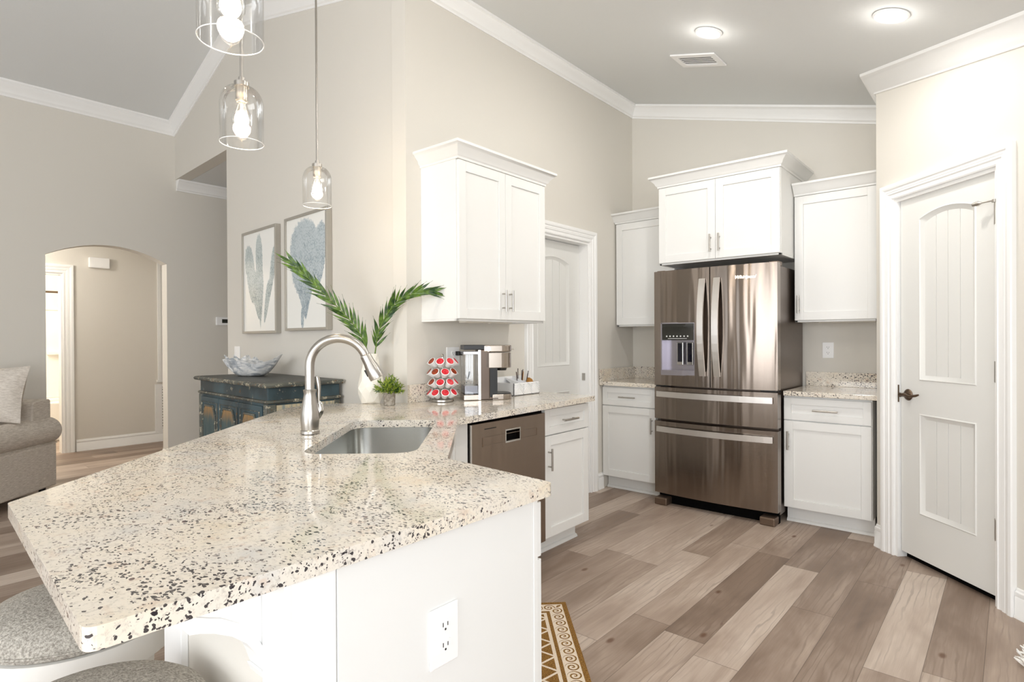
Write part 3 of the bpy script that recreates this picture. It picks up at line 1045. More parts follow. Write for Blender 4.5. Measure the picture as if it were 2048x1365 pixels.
# maker's script on the right door
cu = bpy.data.curves.new('logo', 'FONT')
cu.body = 'Whirlpool'
cu.size, cu.extrude, cu.shear, cu.align_x = .034, .0012, .35, 'CENTER'
lo = bpy.data.objects.new('logo', cu)
COL.objects.link(lo)
dg = bpy.context.evaluated_depsgraph_get()
me = bpy.data.meshes.new_from_object(lo.evaluated_get(dg))
bpy.data.objects.remove(lo)
me.materials.clear()
me.materials.append(CHROME)
lo = bpy.data.objects.new('logo', me)
COL.objects.link(lo)
lo.parent = dr
lo.location, lo.rotation_euler = (.245, yfr(.245) - .0015, 1.690), (R(90), 0, R(5))

# ------------------------------------------------------------------ lamps, vent, wall plates
ca = math.atan(.272)


def downlight(label, x, y):
    z = zceil(x, y)
    t = thing('recessed_light', label, 'ceiling light', (x, y, z - .002), 0, 'recessed ceiling lights')
    t.rotation_euler = (0, ca, 0)
    obj('trim_ring', MB().lathe([(.078, .0), (.078, -.004), (.070, -.010), (.058, -.008), (.056, -.002)], 36), PLATE, t, smooth=True)
    obj('lens', MB().lathe([(.057, -.003), (.040, -.006), (.010, -.007)], 32), LENS, t, smooth=True)
    point('can_and_fill_light', (x - .020, y, z - .075), .55, .045, (1.0, .96, .90))
    area('can_and_fill_light', (x - .272 * .010, y, z - .012), (x - .272, y, z - 1), .10, .10, 5.5, (1.0, .96, .90))


downlight('round recessed ceiling light beside the air vent', -1.338, 3.316)
downlight('round recessed ceiling light near the pantry wall crown molding', -.437, 3.286)
for x, y in ((-1.338, 1.5), (-.437, 1.5)):
    pass
vc = Vector((-1.574, 3.728, 0))
t = thing('ceiling_vent', 'white slotted air vent in the sloped kitchen ceiling', 'vent', (vc.x, vc.y, zceil(vc.x) - .001), R(1.5))
t.rotation_euler = (0, ca, 0)
mb = MB().holed([(-.155, -.108), (.155, -.108), (.155, .108), (-.155, .108)], [round_poly([(-.115, -.070), (.115, -.070), (.115, .070), (-.115, .070)], .02, 3)], -.010, 0)
obj('frame', mb, PLATE, t, bevel=.002)
obj('duct', MB().box(-.116, .116, -.071, .071, -.0015, -.0005), SLOT, t)
for i in range(5):
    y = -.056 + .028 * i
    obj('louver', MB().box(-.112, .112, y - .0075, y + .0055, -.006, -.0045), PLATE, t)


def pendant(label, x, y, zb=1.955):
    zt = zceil(x, y)
    t = thing('pendant_light', label, 'pendant light', (x, y, 0), 0, 'glass pendant lights over the bar')
    obj('canopy', MB().lathe([(.060, zt + .02), (.060, zt - .022), (.050, zt - .028), (.010, zt - .030)], 28), NICKEL, t, smooth=True)
    obj('rod', MB().cyl((0, 0, zb + .215), (0, 0, zt - .02), .0052, seg=12).cyl((0, 0, zb + .205), (0, 0, zb + .225), .010, seg=14), NICKEL, t, smooth=True)
    obj('socket', MB().lathe([(.024, zb + .193), (.0245, zb + .208), (.012, zb + .210)], 24).lathe([(.020, zb + .193), (.020, zb + .145), (.016, zb + .140)], 24), NICKEL, t, smooth=True)
    g = [(.0695, zb), (.0695, zb + .130)]
    for i in range(1, 9):
        a = i / 8.0 * R(90)
        g.append((.0245 + .045 * cos(a), zb + .130 + .062 * sin(a)))
    sh = obj('glass_shade', MB().lathe(g, 40, cap0=False, cap1=False), GLASS, t, smooth=True)
    obj('rim', MB().tube([(.0695 * cos(2 * pi * i / 48), .0695 * sin(2 * pi * i / 48), zb) for i in range(49)], .0013, 6, cap=False), RIM, sh, smooth=True)
    b = obj('bulb', MB().lathe([(.012, zb + .140), (.014, zb + .128), (.026, zb + .105), (.032, zb + .085), (.031, zb + .070), (.022, zb + .054), (.006, zb + .046)], 24), GLASS, t, smooth=True)
    obj('filament', MB().tube([(.007 * cos(i * 1.25), .007 * sin(i * 1.25), zb + .068 + .0035 * i) for i in range(14)], .0028, 6).tube([(0, 0, zb + .065), (0, 0, zb + .135)], .0035, 6), FILAMENT, b, smooth=True)
    point('pendant_glow', (x, y, zb + .09), 3.5, .03)


pendant('glass pendant farthest along the bar, hanging before the coral pictures', -2.65, 1.575)
pendant('middle glass pendant, between its two neighbours over the bar', -2.0, .905)
pendant('nearest glass pendant, cut by the top edge of the view', -1.345, .585, 1.962)


def outlet(label, loc, rot, w=.076, h=.118):
    t = thing('outlet', label, 'outlet', loc, rot, 'white wall outlets')
    obj('cover_plate', MB().box(-w / 2, w / 2, -.0055, 0, -h / 2, h / 2), PLATE, t, bevel=.003)
    for s in (-1, 1):
        z = s * h * .17
        r_ = obj('receptacle', MB().prism_y(round_poly([(-.017, z - .014), (.017, z - .014), (.017, z + .014), (-.017, z + .014)], .011, 5), -.0075, -.004), PLATE, t)
        obj('slots', MB().box(-.0075, -.0055, -.008, -.007, z - .001, z + .008).box(.0055, .0075, -.008, -.007, z - .001, z + .007).cyl((0, -.0072, z - .007), (0, -.008, z - .007), .0025, seg=10), SLOT, r_)
    obj('screw', MB().cyl((0, -.0052, 0), (0, -.0065, 0), .003, seg=10), PLATE, t)
    return t


outlet('white duplex outlet on the peninsula end panel', (-.9045, .822, .660), R(90), .080, .124)
outlet('white duplex outlet on the wall right of the refrigerator', (-1.038, YB - .0005, 1.181), 0)
outlet('white outlet on the wall behind the pod carousel and brewer', fr(C0, tA, .362, -.0005, 1.170), tA, .110, .118)
t = thing('power_plug', 'small black plug in the outlet behind the brewer', 'plug', fr(C0, tA, .395, -.008, 1.19), tA)
obj('body', MB().box(-.018, .018, -.032, 0, -.013, .013), BLACK, t, bevel=.004)
t = thing('light_switch', 'white switch plate on the picture wall behind the shell bowl', 'switch', fr(C0, tC, -2.425, -.0005, 1.165), tC)
obj('cover_plate', MB().box(-.058, .058, -.0055, 0, -.06, .06), PLATE, t, bevel=.003)
for x in (-.024, .024):
    obj('rocker', MB().prism_x([(-.0055, -.033), (-.007, .033), (-.004, .033), (-.004, -.033)], x - .016, x + .016), PLATE, t)
t = thing('thermostat', 'white wall thermostat in the passage with a dark screen', 'thermostat', (XD + .0005, 2.755, 1.49), tD)
obj('housing', MB().box(-.045, .135, -.022, 0, -.046, .046), PLATE, t, bevel=.006)
obj('screen', MB().box(.015, .12, -.0235, -.021, -.02, .022), mat('screen_dark', (44, 46, 40), .15), t)
t = thing('door_chime', 'white box door chime high on the hall wall', 'door chime', (XH + .0005, 2.005, 2.194), tD)
obj('cover', MB().box(-.103, .103, -.05, 0, -.058, .064), PLATE, t, bevel=.008)
t = thing('return_vent', 'white slatted air return low on the hall wall', 'vent', (XH + .0005, 2.745, .425), tD)
obj('frame', MB().box(-.155, -.075, -.012, 0, -.30, .30).box(.075, .155, -.012, 0, -.30, .30).box(-.075, .075, -.012, 0, -.30, -.265).box(-.075, .075, -.012, 0, .265, .30), PLATE, t, bevel=.002)
obj('duct', MB().box(-.075, .075, -.002, -.0005, -.265, .265), SLOT, t)
for i in range(15):
    z = -.248 + .0355 * i
    obj('slat', MB().box(-.075, .075, -.010, -.004, z - .010, z + .008), PLATE, t)
LAMPW = mat('puck_housing', (226, 222, 212), .4)


def under_light(label, loc, rot, w):
    t = thing('under_cabinet_light', label, 'light fixture', loc, rot, 'under-cabinet light bars')
    obj('housing', MB().box(-w / 2, w / 2, -.03, .03, -.016, 0), LAMPW, t, bevel=.003)
    obj('switch_knob', MB().cyl((0, -.02, -.02), (0, -.02, -.014), .006, seg=10), LAMPW, t)


under_light('slim light bar under the wall cabinet over the coffee maker', fr(C0, tA, .46, -.20, 1.391), tA, .42)
under_light('slim light bar under the wall cabinet right of the refrigerator', (-.885, 4.66, 1.397), 0, .36)
under_light('slim light bar under the narrow cabinet left of the refrigerator', (-2.36, 4.66, 1.391), 0, .26)
# ------------------------------------------------------------------ things on the coffee counter
rng = random.Random(5)
PODW = mat('pod_white', (236, 238, 238), .4)


def m_lid(name, a, b, c):
    m = mat(name, a, .35, spec=.4)
    n = N(m)
    v = n.coord()
    f = n.noise(v, 95.0, 2.0, .6)
    g = n.noise(n.mapping(v, loc=(3, 1, 2), scale=(70, 260, 70)), 1.0, 2.0)
    x = n.mix(n.ramp(f, [(.46, 0.0), (.54, 1.0)]), a, b)
    n.base(n.mix(n.ramp(g, [(.66, 0.0), (.70, 1.0)]), x, c))
    return m


LIDR = m_lid('lid_red', (196, 24, 40), (214, 48, 60), (246, 226, 226))
LIDB = m_lid('lid_brown', (112, 42, 22), (158, 60, 26), (226, 150, 60))
kx, ky = -2.525, 2.302
t = thing('pod_carousel', 'round wire carousel holding four tiers of coffee pods', 'carousel', (kx, ky, zc + .0008), 0)
obj('base', MB().lathe([(.060, 0), (.066, .003), (.066, .012), (.060, .016), (.020, .018)], 32), NICKEL, t, smooth=True)
obj('pole', MB().cyl((0, 0, .016), (0, 0, .262), .0045, seg=12), CHROME, t, smooth=True)
obj('finial', MB().lathe([(.001, .258), (.006, .261), (.009, .268), (.006, .275), (.001, .278)], 16), CHROME, t, smooth=True)
tiers = [('bottom', .058, 11.0), ('third', .118, -10.0), ('second', .178, 11.0), ('top', .238, -10.0)]
for nm, z, off in tiers:
    mb = MB()
    mb.tube([(.052 * cos(2 * pi * i / 32), .052 * sin(2 * pi * i / 32), z - .0462) for i in range(33)], .0016, 6, cap=False)
    for i in range(8):
        a = 2 * pi * (i + .5) / 8
        mb.cyl((0, 0, z - .0480), (.052 * cos(a), .052 * sin(a), z - .0466), .0013, seg=6)
    obj('wire_ring', mb, CHROME, t, smooth=True)
mb = MB().lathe([(.0165, -.040), (.0175, -.039), (.0215, -.006), (.0222, -.003), (.0250, -.002), (.0252, .0), (.0225, .0012)], 22)
view = math.degrees(math.atan2(-ky, -kx))
proto = None
podm, lidm = None, {}
pos_words = ['far left', 'left of middle', 'middle', 'right of middle', 'far right']
reds = {'top': 'BBRRR', 'second': 'BBRBB', 'third': 'BBRRR', 'bottom': 'RRRRR'}
for nm, z, off in tiers:
    for i in range(5):
        az = R(view + off + (i - 2) * 44.0)
        key = reds[nm][i]
        col = 'red' if key == 'R' else 'brown'
        lab = '%s-lidded coffee pod, %s of the %s tier of the carousel' % (col, pos_words[i], nm)
        r_ = .078
        p = (kx + r_ * cos(az), ky + r_ * sin(az), zc + z)
        q = bpy.data.objects.new('coffee_pod', None)
        q.empty_display_size = .02
        COL.objects.link(q)
        q.location = p
        q.rotation_euler = (0, R(50), az)
        tag(q, lab, 'coffee pod', 'coffee pods on the carousel')
        if podm is None:
            o = obj('cup', mb, PODW, q, smooth=True)
            podm = o.data
        else:
            o = bpy.data.objects.new('cup', podm)
            COL.objects.link(o)
            o.parent = q
        if key not in lidm:
            o = obj('lid', MB().lathe([(.0215, .0008), (.0210, .0022), (.001, .0024)], 22), LIDR if key == 'R' else LIDB, q)
            lidm[key] = o.data
        else:
            o = bpy.data.objects.new('lid', lidm[key])
            COL.objects.link(o)
            o.parent = q
        o.rotation_euler = (0, 0, rng.uniform(0, 6))

# brewer
t = thing('coffee_maker', 'single-cup coffee maker with clear water tank and steel front', 'coffee maker', (-2.425, 2.573, zc + .0008), R(143.1))
STEELC = mat('brewer_steel', (168, 158, 148), .22, 1.0)
BROWN = mat('brewer_side', (96, 84, 76), .3, .8)
TANKW = mat('tank_frame', (206, 206, 212), .15, .6)
w2 = .084
obj('body', MB().box(-w2, w2, -.005, .058, .0, .300).box(-w2, w2, -.06, .0, 0, .018), BROWN, t, bevel=.006)
obj('chrome_edge', MB().box(-w2 - .002, -w2 + .014, .048, .066, .0, .300), CHROME, t, bevel=.003)
obj('column', MB().box(-w2 + .012, w2 - .012, -.052, .0, .018, .19), BLACK, t)
hdp = round_poly([(-w2, .02), (-w2, -.146), (w2, -.146), (w2, .02)], [0, .07, .07, 0], 8)
obj('brew_head', MB().prism(hdp, .190, .282), STEELC, t, bevel=.003)
ld = obj('lid', MB().prism(round_poly([(-w2 - .002, .03), (-w2 - .002, -.148), (w2 + .002, -.148), (w2 + .002, .03)], [.0, .07, .07, .0], 8), .286, .326), STEELC, t, bevel=.005)
obj('lid_pivot', MB().cyl((-w2 - .006, .005, .305), (-w2 + .004, .005, .305), .015, seg=20), CHROME, ld, smooth=True)
obj('lid_grip', MB().box(-.05, .05, -.160, -.135, .298, .309), CHROME, ld, bevel=.004)
obj('top', MB().box(-w2, w2, .02, .150, .300, .328), BLACK, t, bevel=.003)
obj('spout', MB().lathe([(.030, .172), (.036, .190)], 20, (0, -.09)), BLACK, t, smooth=True)
trp = round_poly([(-w2, -.02), (-w2, -.146), (w2, -.146), (w2, -.02)], [0, .07, .07, 0], 8)
tr_ = obj('drip_tray', MB().prism(trp, 0, .032), STEELC, t, bevel=.003)
obj('drip_grid', MB().prism([(x * .92, y * .97 - .002) for x, y in trp], .032, .036), BLACK, tr_)
tk = obj('water_tank', MB().prism(round_poly([(-w2 + .004, .062), (w2 - .004, .062), (w2 - .004, .150), (-w2 + .004, .150)], .014, 4), .034, .285), GLASS, t, smooth=True)
obj('tank_lid', MB().box(-w2 + .002, w2 - .002, .060, .152, .272, .290), TANKW, tk, bevel=.003)
obj('tank_base', MB().box(-w2, w2, .058, .152, 0, .034), STEELC, tk, bevel=.004)
obj('water', MB().box(-w2 + .010, w2 - .010, .068, .145, .040, .085), mat('tank_water', (168, 172, 186), .08, 0, .8), tk)
obj('float_arm', MB().tube([(w2 - .03, .11, .12), (-.01, .11, .15), (-.03, .11, .165)], .005, 8), BLACK, tk)

# organiser box with stirrers and a paper packet
t = thing('organizer_box', 'white chevron-faced countertop box with slanted dividers', 'box', (-2.395, 2.790, zc + .0008), R(90))
BOXW = mat('box_white', (240, 240, 240), .45)
bw, bd, bh = .262, .150, .080
obj('shell', MB().box(0, .006, 0, bd, 0, bh).box(bw - .006, bw, 0, bd, 0, bh).box(0, bw, 0, .006, 0, bh).box(0, bw, bd - .006, bd, 0, bh + .035).box(0, bw, 0, bd, 0, .005), BOXW, t, bevel=.001)
mb = MB()
for k in range(3):
    x0 = .008 + k * .084
    for j in range(5):
        for s in (0, 1):
            a = x0 + (.045 if s else 0)
            za = .006 + j * .0145
            z_a, z_b = (za, za + .045) if s == 0 else (za + .045, za)
            q = [(a, z_a), (a + .044, z_b), (a + .044, z_b + .006), (a, z_a + .006)]
            q = [(x, min(max(z, .004), bh - .004)) for x, z in q]
            if max(z for x, z in q) - min(z for x, z in q) > .01:
                mb.prism_y(q, -.003, .001)
obj('chevron_front', mb, BOXW, t)
for x in (.075, .150):
    obj('divider', MB().prism_x([(.008, bh - .004), (bd - .008, bh + .030), (bd - .008, bh + .024), (.008, .02)], x, x + .004), BOXW, t)
obj('slanted_panel', MB().prism_x([(.010, bh - .014), (bd - .008, bh + .020), (bd - .008, bh + .016), (.010, bh - .018)], .080, .150), mat('box_panel', (226, 228, 234), .5), t)
STICK = [mat('stick_dark', (52, 28, 24), .5), mat('stick_brown', (96, 40, 34), .5), mat('stick_tan', (168, 122, 70), .6)]
stick_words = ['dark brown stir stick at the left edge of the white box', 'reddish stir stick leaning left in the white box', 'tallest dark stir stick in the white box', 'tan stir stick among the dark ones in the white box', 'dark stir stick right of the tan one', 'upright dark stir stick near the box middle', 'dark stir stick leaning over the brown packet', 'short reddish stir stick beside the brown packet']
for i, lab in enumerate(stick_words):
    x = .158 + .0115 * i
    bx = fr(Vector((-2.395, 2.790, 0)), R(90), x, .090 + .012 * (i % 3))
    h = [.140, .138, .160, .140, .148, .152, .142, .126][i]
    lean = [-.035, -.03, -.012, .004, -.008, .006, .022, .02][i]
    mb = MB().tube([(0, 0, 0), (0, lean * .5, h * .5), (0.006, lean, h)], .0026, 8)
    tag(obj('stir_stick', mb, STICK[(0, 1, 0, 2, 0, 0, 0, 1)[i]]), lab, 'stir stick', 'stir sticks in the white box').location = (bx.x, bx.y, zc + .006)
t = tag(obj('packet', MB().hull([(0, 0, 0), (.070, 0, 0), (.070, .035, 0), (0, .035, 0), (.018, .004, .062), (.052, .010, .050), (.052, .026, .050), (.018, .024, .062)],
    [(3, 2, 1, 0), (4, 5, 6, 7), (0, 1, 5, 4), (1, 2, 6, 5), (2, 3, 7, 6), (3, 0, 4, 7)]), mat('kraft_paper', (176, 124, 58), .7), bevel=.003),
    'folded golden brown paper packet standing in the white box', 'packet')
t.location = fr(Vector((-2.395, 2.790, 0)), R(90), .185, .030, zc + .045)
t.rotation_euler = (0, 0, R(90))

# vase with palm fronds, potted plant
t = thing('vase', 'white faceted ceramic vase holding two palm fronds', 'vase', (-2.792, 1.992, zc + .0008), 0)
m = mat('ceramic_white', (238, 234, 224), .35)
mb = MB()
prof = [(.044, 0), (.055, .006), (.072, .060), (.075, .095), (.067, .135), (.053, .20), (.044, .25), (.040, .283)]
mb.lathe([prof[0], prof[1]], 9, rot=.2, cap1=False)
mb2 = MB()
rings = []
for i, (r_, z) in enumerate(prof):
    rings.append([mb2.b.verts.new((r_ * (1 + .05 * ((k + i) % 2)) * cos(2 * pi * (k + .5 * (i % 2)) / 9), r_ * (1 + .05 * ((k + i) % 2)) * sin(2 * pi * (k + .5 * (i % 2)) / 9), z + (.006 * ((k * 7 + i * 3) % 3 - 1) if 0 < i < len(prof) - 1 else 0))) for k in range(9)])
for i in range(len(prof) - 1):
    for k in range(9):
        j = (k + 1) % 9
        a, b, c_, d_ = rings[i][k], rings[i][j], rings[i + 1][j], rings[i + 1][k]
        if i % 2 == 0:
            mb2.b.faces.new((a, b, d_))
            mb2.b.faces.new((b, c_, d_))
        else:
            mb2.b.faces.new((a, b, c_))
            mb2.b.faces.new((a, c_, d_))
mb2.b.faces.new(rings[0][::-1])
obj('body', mb2, m, t)
mb.b.free()
LEAF = mat('palm_leaf', (54, 96, 24), .36, spec=.45)
nn = N(LEAF)
nn.base(nn.mix(nn.ramp(nn.noise(nn.coord(), 30.0, 3.0), [(.38, 0.0), (.64, 1.0)]), (26, 60, 16), (88, 120, 34)))
STEM = mat('palm_stem', (92, 120, 40), .5)


def catmull(P, n):
    out = []
    P = [Vector(p) for p in P]
    for i in range(len(P) - 1):
        a, b, c_, d_ = P[max(i - 1, 0)], P[i], P[i + 1], P[min(i + 2, len(P) - 1)]
        for k in range(n):
            f = k / n
            out.append(.5 * ((2 * b) + (c_ - a) * f + (2 * a - 5 * b + 4 * c_ - d_) * f * f + (3 * b - a - 3 * c_ + d_) * f ** 3))
    out.append(P[-1])
    return out


def blade(mb, p, d, side, length, width, droop):
    """a curved tapering leaflet"""
    n = 6
    L_, R_ = [], []
    nrm = d.cross(side).normalized()
    for i in range(n + 1):
        f = i / n
        c_ = p + d * (length * f) + Vector((0, 0, -droop * f * f))
        w = width * math.sin(min(1.0, .12 + f * 1.15) * pi) ** .7 if f < .98 else 0.0006
        w = max(w, .0006)
        L_.append(mb.b.verts.new(c_ + side * w + nrm * (w * .35)))
        R_.append(mb.b.verts.new(c_ - side * w + nrm * (w * .35)))
    M_ = [mb.b.verts.new((L_[i].co + R_[i].co) / 2 - nrm * (.0025 * (1 - i / n))) for i in range(n + 1)]
    for i in range(n):
        mb.b.faces.new((L_[i], M_[i], M_[i + 1], L_[i + 1]))
        mb.b.faces.new((M_[i], R_[i], R_[i + 1], M_[i + 1]))


def frond(label, pts, leaf, seed, start):
    rg = random.Random(seed)
    base = Vector(pts[0])
    t = thing('palm_frond', label, 'palm frond', base, 0, 'palm fronds in the vase')
    path = [p - base for p in catmull(pts, 8)]
    n = len(path)
    obj('stem', MB().tube(path, [.0042 - .003 * i / n for i in range(n)], 8), STEM, t, smooth=True)
    mb = MB()
    vw = Vector((.80, -.58, 0))          # leaflets lie mostly across the view of the room
    for i in range(start, n, 2):
        for s in (-1, 1):
            tg = (path[min(i + 1, n - 1)] - path[i - 1]).normalized()
            sd = tg.cross(vw).normalized() * s
            f = i / n
            ang = R(30 + rg.uniform(-8, 8)) * (1 - .45 * f)
            d = (tg * cos(ang) + sd * sin(ang) + vw * rg.uniform(-.16, .16)).normalized()
            ln = leaf * (1.0 - .45 * abs(f - .45)) * rg.uniform(.8, 1.1)
            side = d.cross(vw + Vector((0, 0, rg.uniform(-.5, .5)))).normalized()
            blade(mb, path[i], d, side, ln, .0076 * rg.uniform(.85, 1.2), rg.uniform(.0, .012))
    obj('leaflets', mb, LEAF, t, smooth=True)


FR1 = [(-2.792, 1.992, zc + .20), (-2.805, 1.975, zc + .31), (-2.830, 1.930, zc + .42), (-2.870, 1.86, zc + .52), (-2.93, 1.77, zc + .63), (-2.98, 1.70, zc + .72), (-3.04, 1.645, zc + .80)]
FR2 = [(-2.776, 2.000, zc + .20), (-2.762, 2.004, zc + .31), (-2.735, 2.010, zc + .42), (-2.68, 2.035, zc + .52), (-2.61, 2.06, zc + .59), (-2.53, 2.125, zc + .63), (-2.47, 2.19, zc + .635)]
frond('long arching palm frond reaching left over the coral picture', FR1, .15, 3, 9)
frond('palm frond bending right toward the wall cabinet', FR2, .135, 8, 9)

t = thing('potted_plant', 'small bushy green plant in a round concrete pot', 'plant', (-2.616, 1.988, zc + .0008), 0)
CONC = mat('concrete', (150, 143, 132), .9)
nn = N(CONC)
nn.base(nn.mix(nn.ramp(nn.noise(nn.coord(), 60.0, 4.0), [(.4, 0.0), (.65, 1.0)]), (134, 126, 114), (174, 167, 156)))
obj('pot', MB().lathe([(.029, 0), (.031, .004), (.033, .074), (.030, .076), (.028, .066)], 28), CONC, t, smooth=True)
obj('soil', MB().lathe([(.0285, .062), (.001, .066)], 20), mat('soil', (58, 44, 34), .95), t)
BUSH = mat('bush_leaf', (96, 128, 38), .5)
nn = N(BUSH)
nn.base(nn.mix(nn.ramp(nn.noise(nn.coord(), 55.0, 2.0), [(.40, 0.0), (.60, 1.0)]), (54, 92, 26), (158, 176, 60)))
mb = MB()
rg = random.Random(11)
for i in range(84):
    a, e_ = rg.uniform(0, 2 * pi), math.asin(rg.uniform(-.15, 1.0))
    d = Vector((cos(a) * cos(e_), sin(a) * cos(e_), sin(e_)))
    tip = Vector((0, 0, .082)) + Vector((d.x * .080, d.y * .080, d.z * .084)) * rg.uniform(.7, 1.05)
    st = Vector((d.x * .012, d.y * .012, .066))
    mb.tube([st, (st + tip) / 2 + Vector((0, 0, .006)), tip], .0008, 4)
    for k in range(11):
        f = .35 + .65 * k / 10
        p = st.lerp(tip, f)
        dd_ = (d + Vector((rg.uniform(-1, 1), rg.uniform(-1, 1), rg.uniform(-.6, 1)))).normalized()
        blade(mb, p, dd_, dd_.orthogonal().normalized(), rg.uniform(.014, .022), .0022, .001)
obj('foliage', mb, BUSH, t)

# ------------------------------------------------------------------ picture wall


def m_coral(name, lobes, dark, light, seed):
    """sea fan print: union of leaning ellipses broken up by noise, in the picture's own x/z plane"""
    m = mat(name, (240, 240, 236), .18, spec=.5)
    n = N(m)
    v = n.coord()
    x, y, z = n.sep(v)
    jit = n.math('MULTIPLY', n.math('SUBTRACT', n.noise(n.mapping(v, loc=(seed, 0, 0)), 34.0, 5.0, .75), .5), 1.0)
    best = None
    for (cx, cz, a, b, an, taper) in lobes:
        dx, dz = n.math('SUBTRACT', x, cx), n.math('SUBTRACT', z, cz)
        u = n.math('ADD', n.math('MULTIPLY', dx, cos(an)), n.math('MULTIPLY', dz, sin(an)))
        w = n.math('SUBTRACT', n.math('MULTIPLY', dz, cos(an)), n.math('MULTIPLY', dx, sin(an)))
        aa = n.math('MAXIMUM', n.math('MULTIPLY_ADD', w, taper, a), .008)
        q = n.math('ADD', n.math('POWER', n.math('ABSOLUTE', n.math('DIVIDE', u, aa)), 2.0), n.math('POWER', n.math('ABSOLUTE', n.math('DIVIDE', w, b)), 2.6))
        best = q if best is None else n.math('MINIMUM', best, q)
    q = n.math('ADD', best, jit)
    mask = n.ramp(q, [(.84, 1.0), (1.0, 0.0)])
    net = n.n('ShaderNodeTexVoronoi', {'Vector': n.mapping(v, scale=(1.3, 1, .8)), 'Scale': 48.0}, feature='DISTANCE_TO_EDGE').outputs['Distance']
    tone = n.math('ADD', n.math('MULTIPLY', n.noise(v, 16.0, 6.0, .7), 1.1), n.math('MULTIPLY', n.ramp(net, [(.02, 0.0), (.12, 1.0)]), .35))
    tone = n.math('MULTIPLY_ADD', z, .35, tone)
    c = n.ramp(tone, [(.34, dark), (.95, light)])
    n.base(n.mix(n.math('MULTIPLY', mask, .92), (242, 242, 238), c))
    return m


FRAME = mat('frame_silver', (176, 172, 164), .4, .5)


def picture(label, u0, u1, z0_, z1_, m):
    t = thing('picture', label, 'picture', fr(C0, tC, (u0 + u1) / 2, 0, (z0_ + z1_) / 2), tC, 'sea fan pictures')
    w, h, f = (u1 - u0) / 2, (z1_ - z0_) / 2, .019
    obj('frame', MB().box(-w, -w + f, -.042, -.002, -h, h).box(w - f, w, -.042, -.002, -h, h).box(-w + f, w - f, -.042, -.002, -h, -h + f).box(-w + f, w - f, -.042, -.002, h - f, h), FRAME, t, bevel=.0015)
    obj('print', MB().box(-w + f, w - f, -.030, -.006, -h + f, h - f), m, t)


def lob(px, py, u0, w, z0_, h, a, b, an, tp):
    return ((px - .5) * w, (.5 - py) * h, a * w, b * h, an, tp)


P1, P2 = (-2.222, -1.590, 1.332, 2.162), (-1.445, -.826, 1.345, 2.170)
wa, ha = P1[1] - P1[0], P1[3] - P1[2]
l1 = [lob(.24, .42, 0, wa, 0, ha, .13, .30, .22, .08), lob(.50, .38, 0, wa, 0, ha, .10, .34, .03, .04), lob(.52, .66, 0, wa, 0, ha, .085, .30, .02, .18), lob(.86, .46, 0, wa, 0, ha, .065, .30, -.30, .10), lob(.72, .70, 0, wa, 0, ha, .06, .22, -.30, .10), lob(.40, .62, 0, wa, 0, ha, .10, .26, .26, .15)]
picture('left coral picture in a thin silver frame, with separate upright lobes', *P1, m_coral('print_lobes', l1, (84, 110, 116), (192, 202, 202), 2.0))
l2 = [lob(.46, .38, 0, wa, 0, ha, .34, .34, .0, .10), lob(.47, .58, 0, wa, 0, ha, .22, .34, .04, .42), lob(.82, .36, 0, wa, 0, ha, .12, .26, -.10, .10), lob(.41, .89, 0, wa, 0, ha, .035, .09, .0, .0)]
picture('right coral picture in a thin silver frame, with one broad fan', *P2, m_coral('print_fan', l2, (100, 124, 140), (186, 198, 204), 7.0))

# ------------------------------------------------------------------ distressed sideboard


def m_distress(name, a, b, wear, rust, thr, sc=14.0, stretch=(1, 1, 1)):
    m = mat(name, a, .5, spec=.4)
    n = N(m)
    v = n.mapping(n.coord(), scale=stretch)
    c = n.mix(n.ramp(n.noise(v, 5.0, 4.0), [(.38, 0.0), (.62, 1.0)]), a, b)
    c = n.mix(n.ramp(n.noise(n.mapping(v, loc=(4, 2, 1)), sc, 5.0, .7), [(thr, 0.0), (thr + .05, 1.0)]), c, wear)
    c = n.mix(n.ramp(n.noise(n.mapping(v, loc=(9, 5, 3)), sc * 1.3, 4.0, .7), [(thr + .02, 0.0), (thr + .06, 1.0)]), c, rust)
    n.base(c)
    return m


TEAL = m_distress('teal_paint', (48, 60, 64), (66, 86, 93), (160, 152, 134), (96, 66, 42), .62)
TEALT = m_distress('worn_edge', (70, 74, 70), (96, 98, 90), (176, 168, 148), (104, 76, 52), .56, 34.0)
TOPM = m_distress('dark_top', (62, 62, 58), (76, 78, 74), (120, 116, 104), (88, 70, 54), .64)


def m_dpanel(name, body, edge, gold):
    m = mat(name, body, .5, spec=.4)
    n = N(m)
    v = n.coord()
    x, y, z = n.sep(v)
    k = n.noise(n.mapping(v, scale=(46.0, 46.0, 5.0)), 1.0, 3.0, .6)
    up = n.math('MULTIPLY_ADD', k, .26, z)
    c = n.mix(n.ramp(n.noise(n.mapping(v, scale=(60, 60, 6)), 1.0, 3.0), [(.4, 0.0), (.7, 1.0)]), body, edge)
    n.base(n.mix(n.ramp(up, [(.46, 0.0), (.56, 1.0)]), c, gold))
    return m


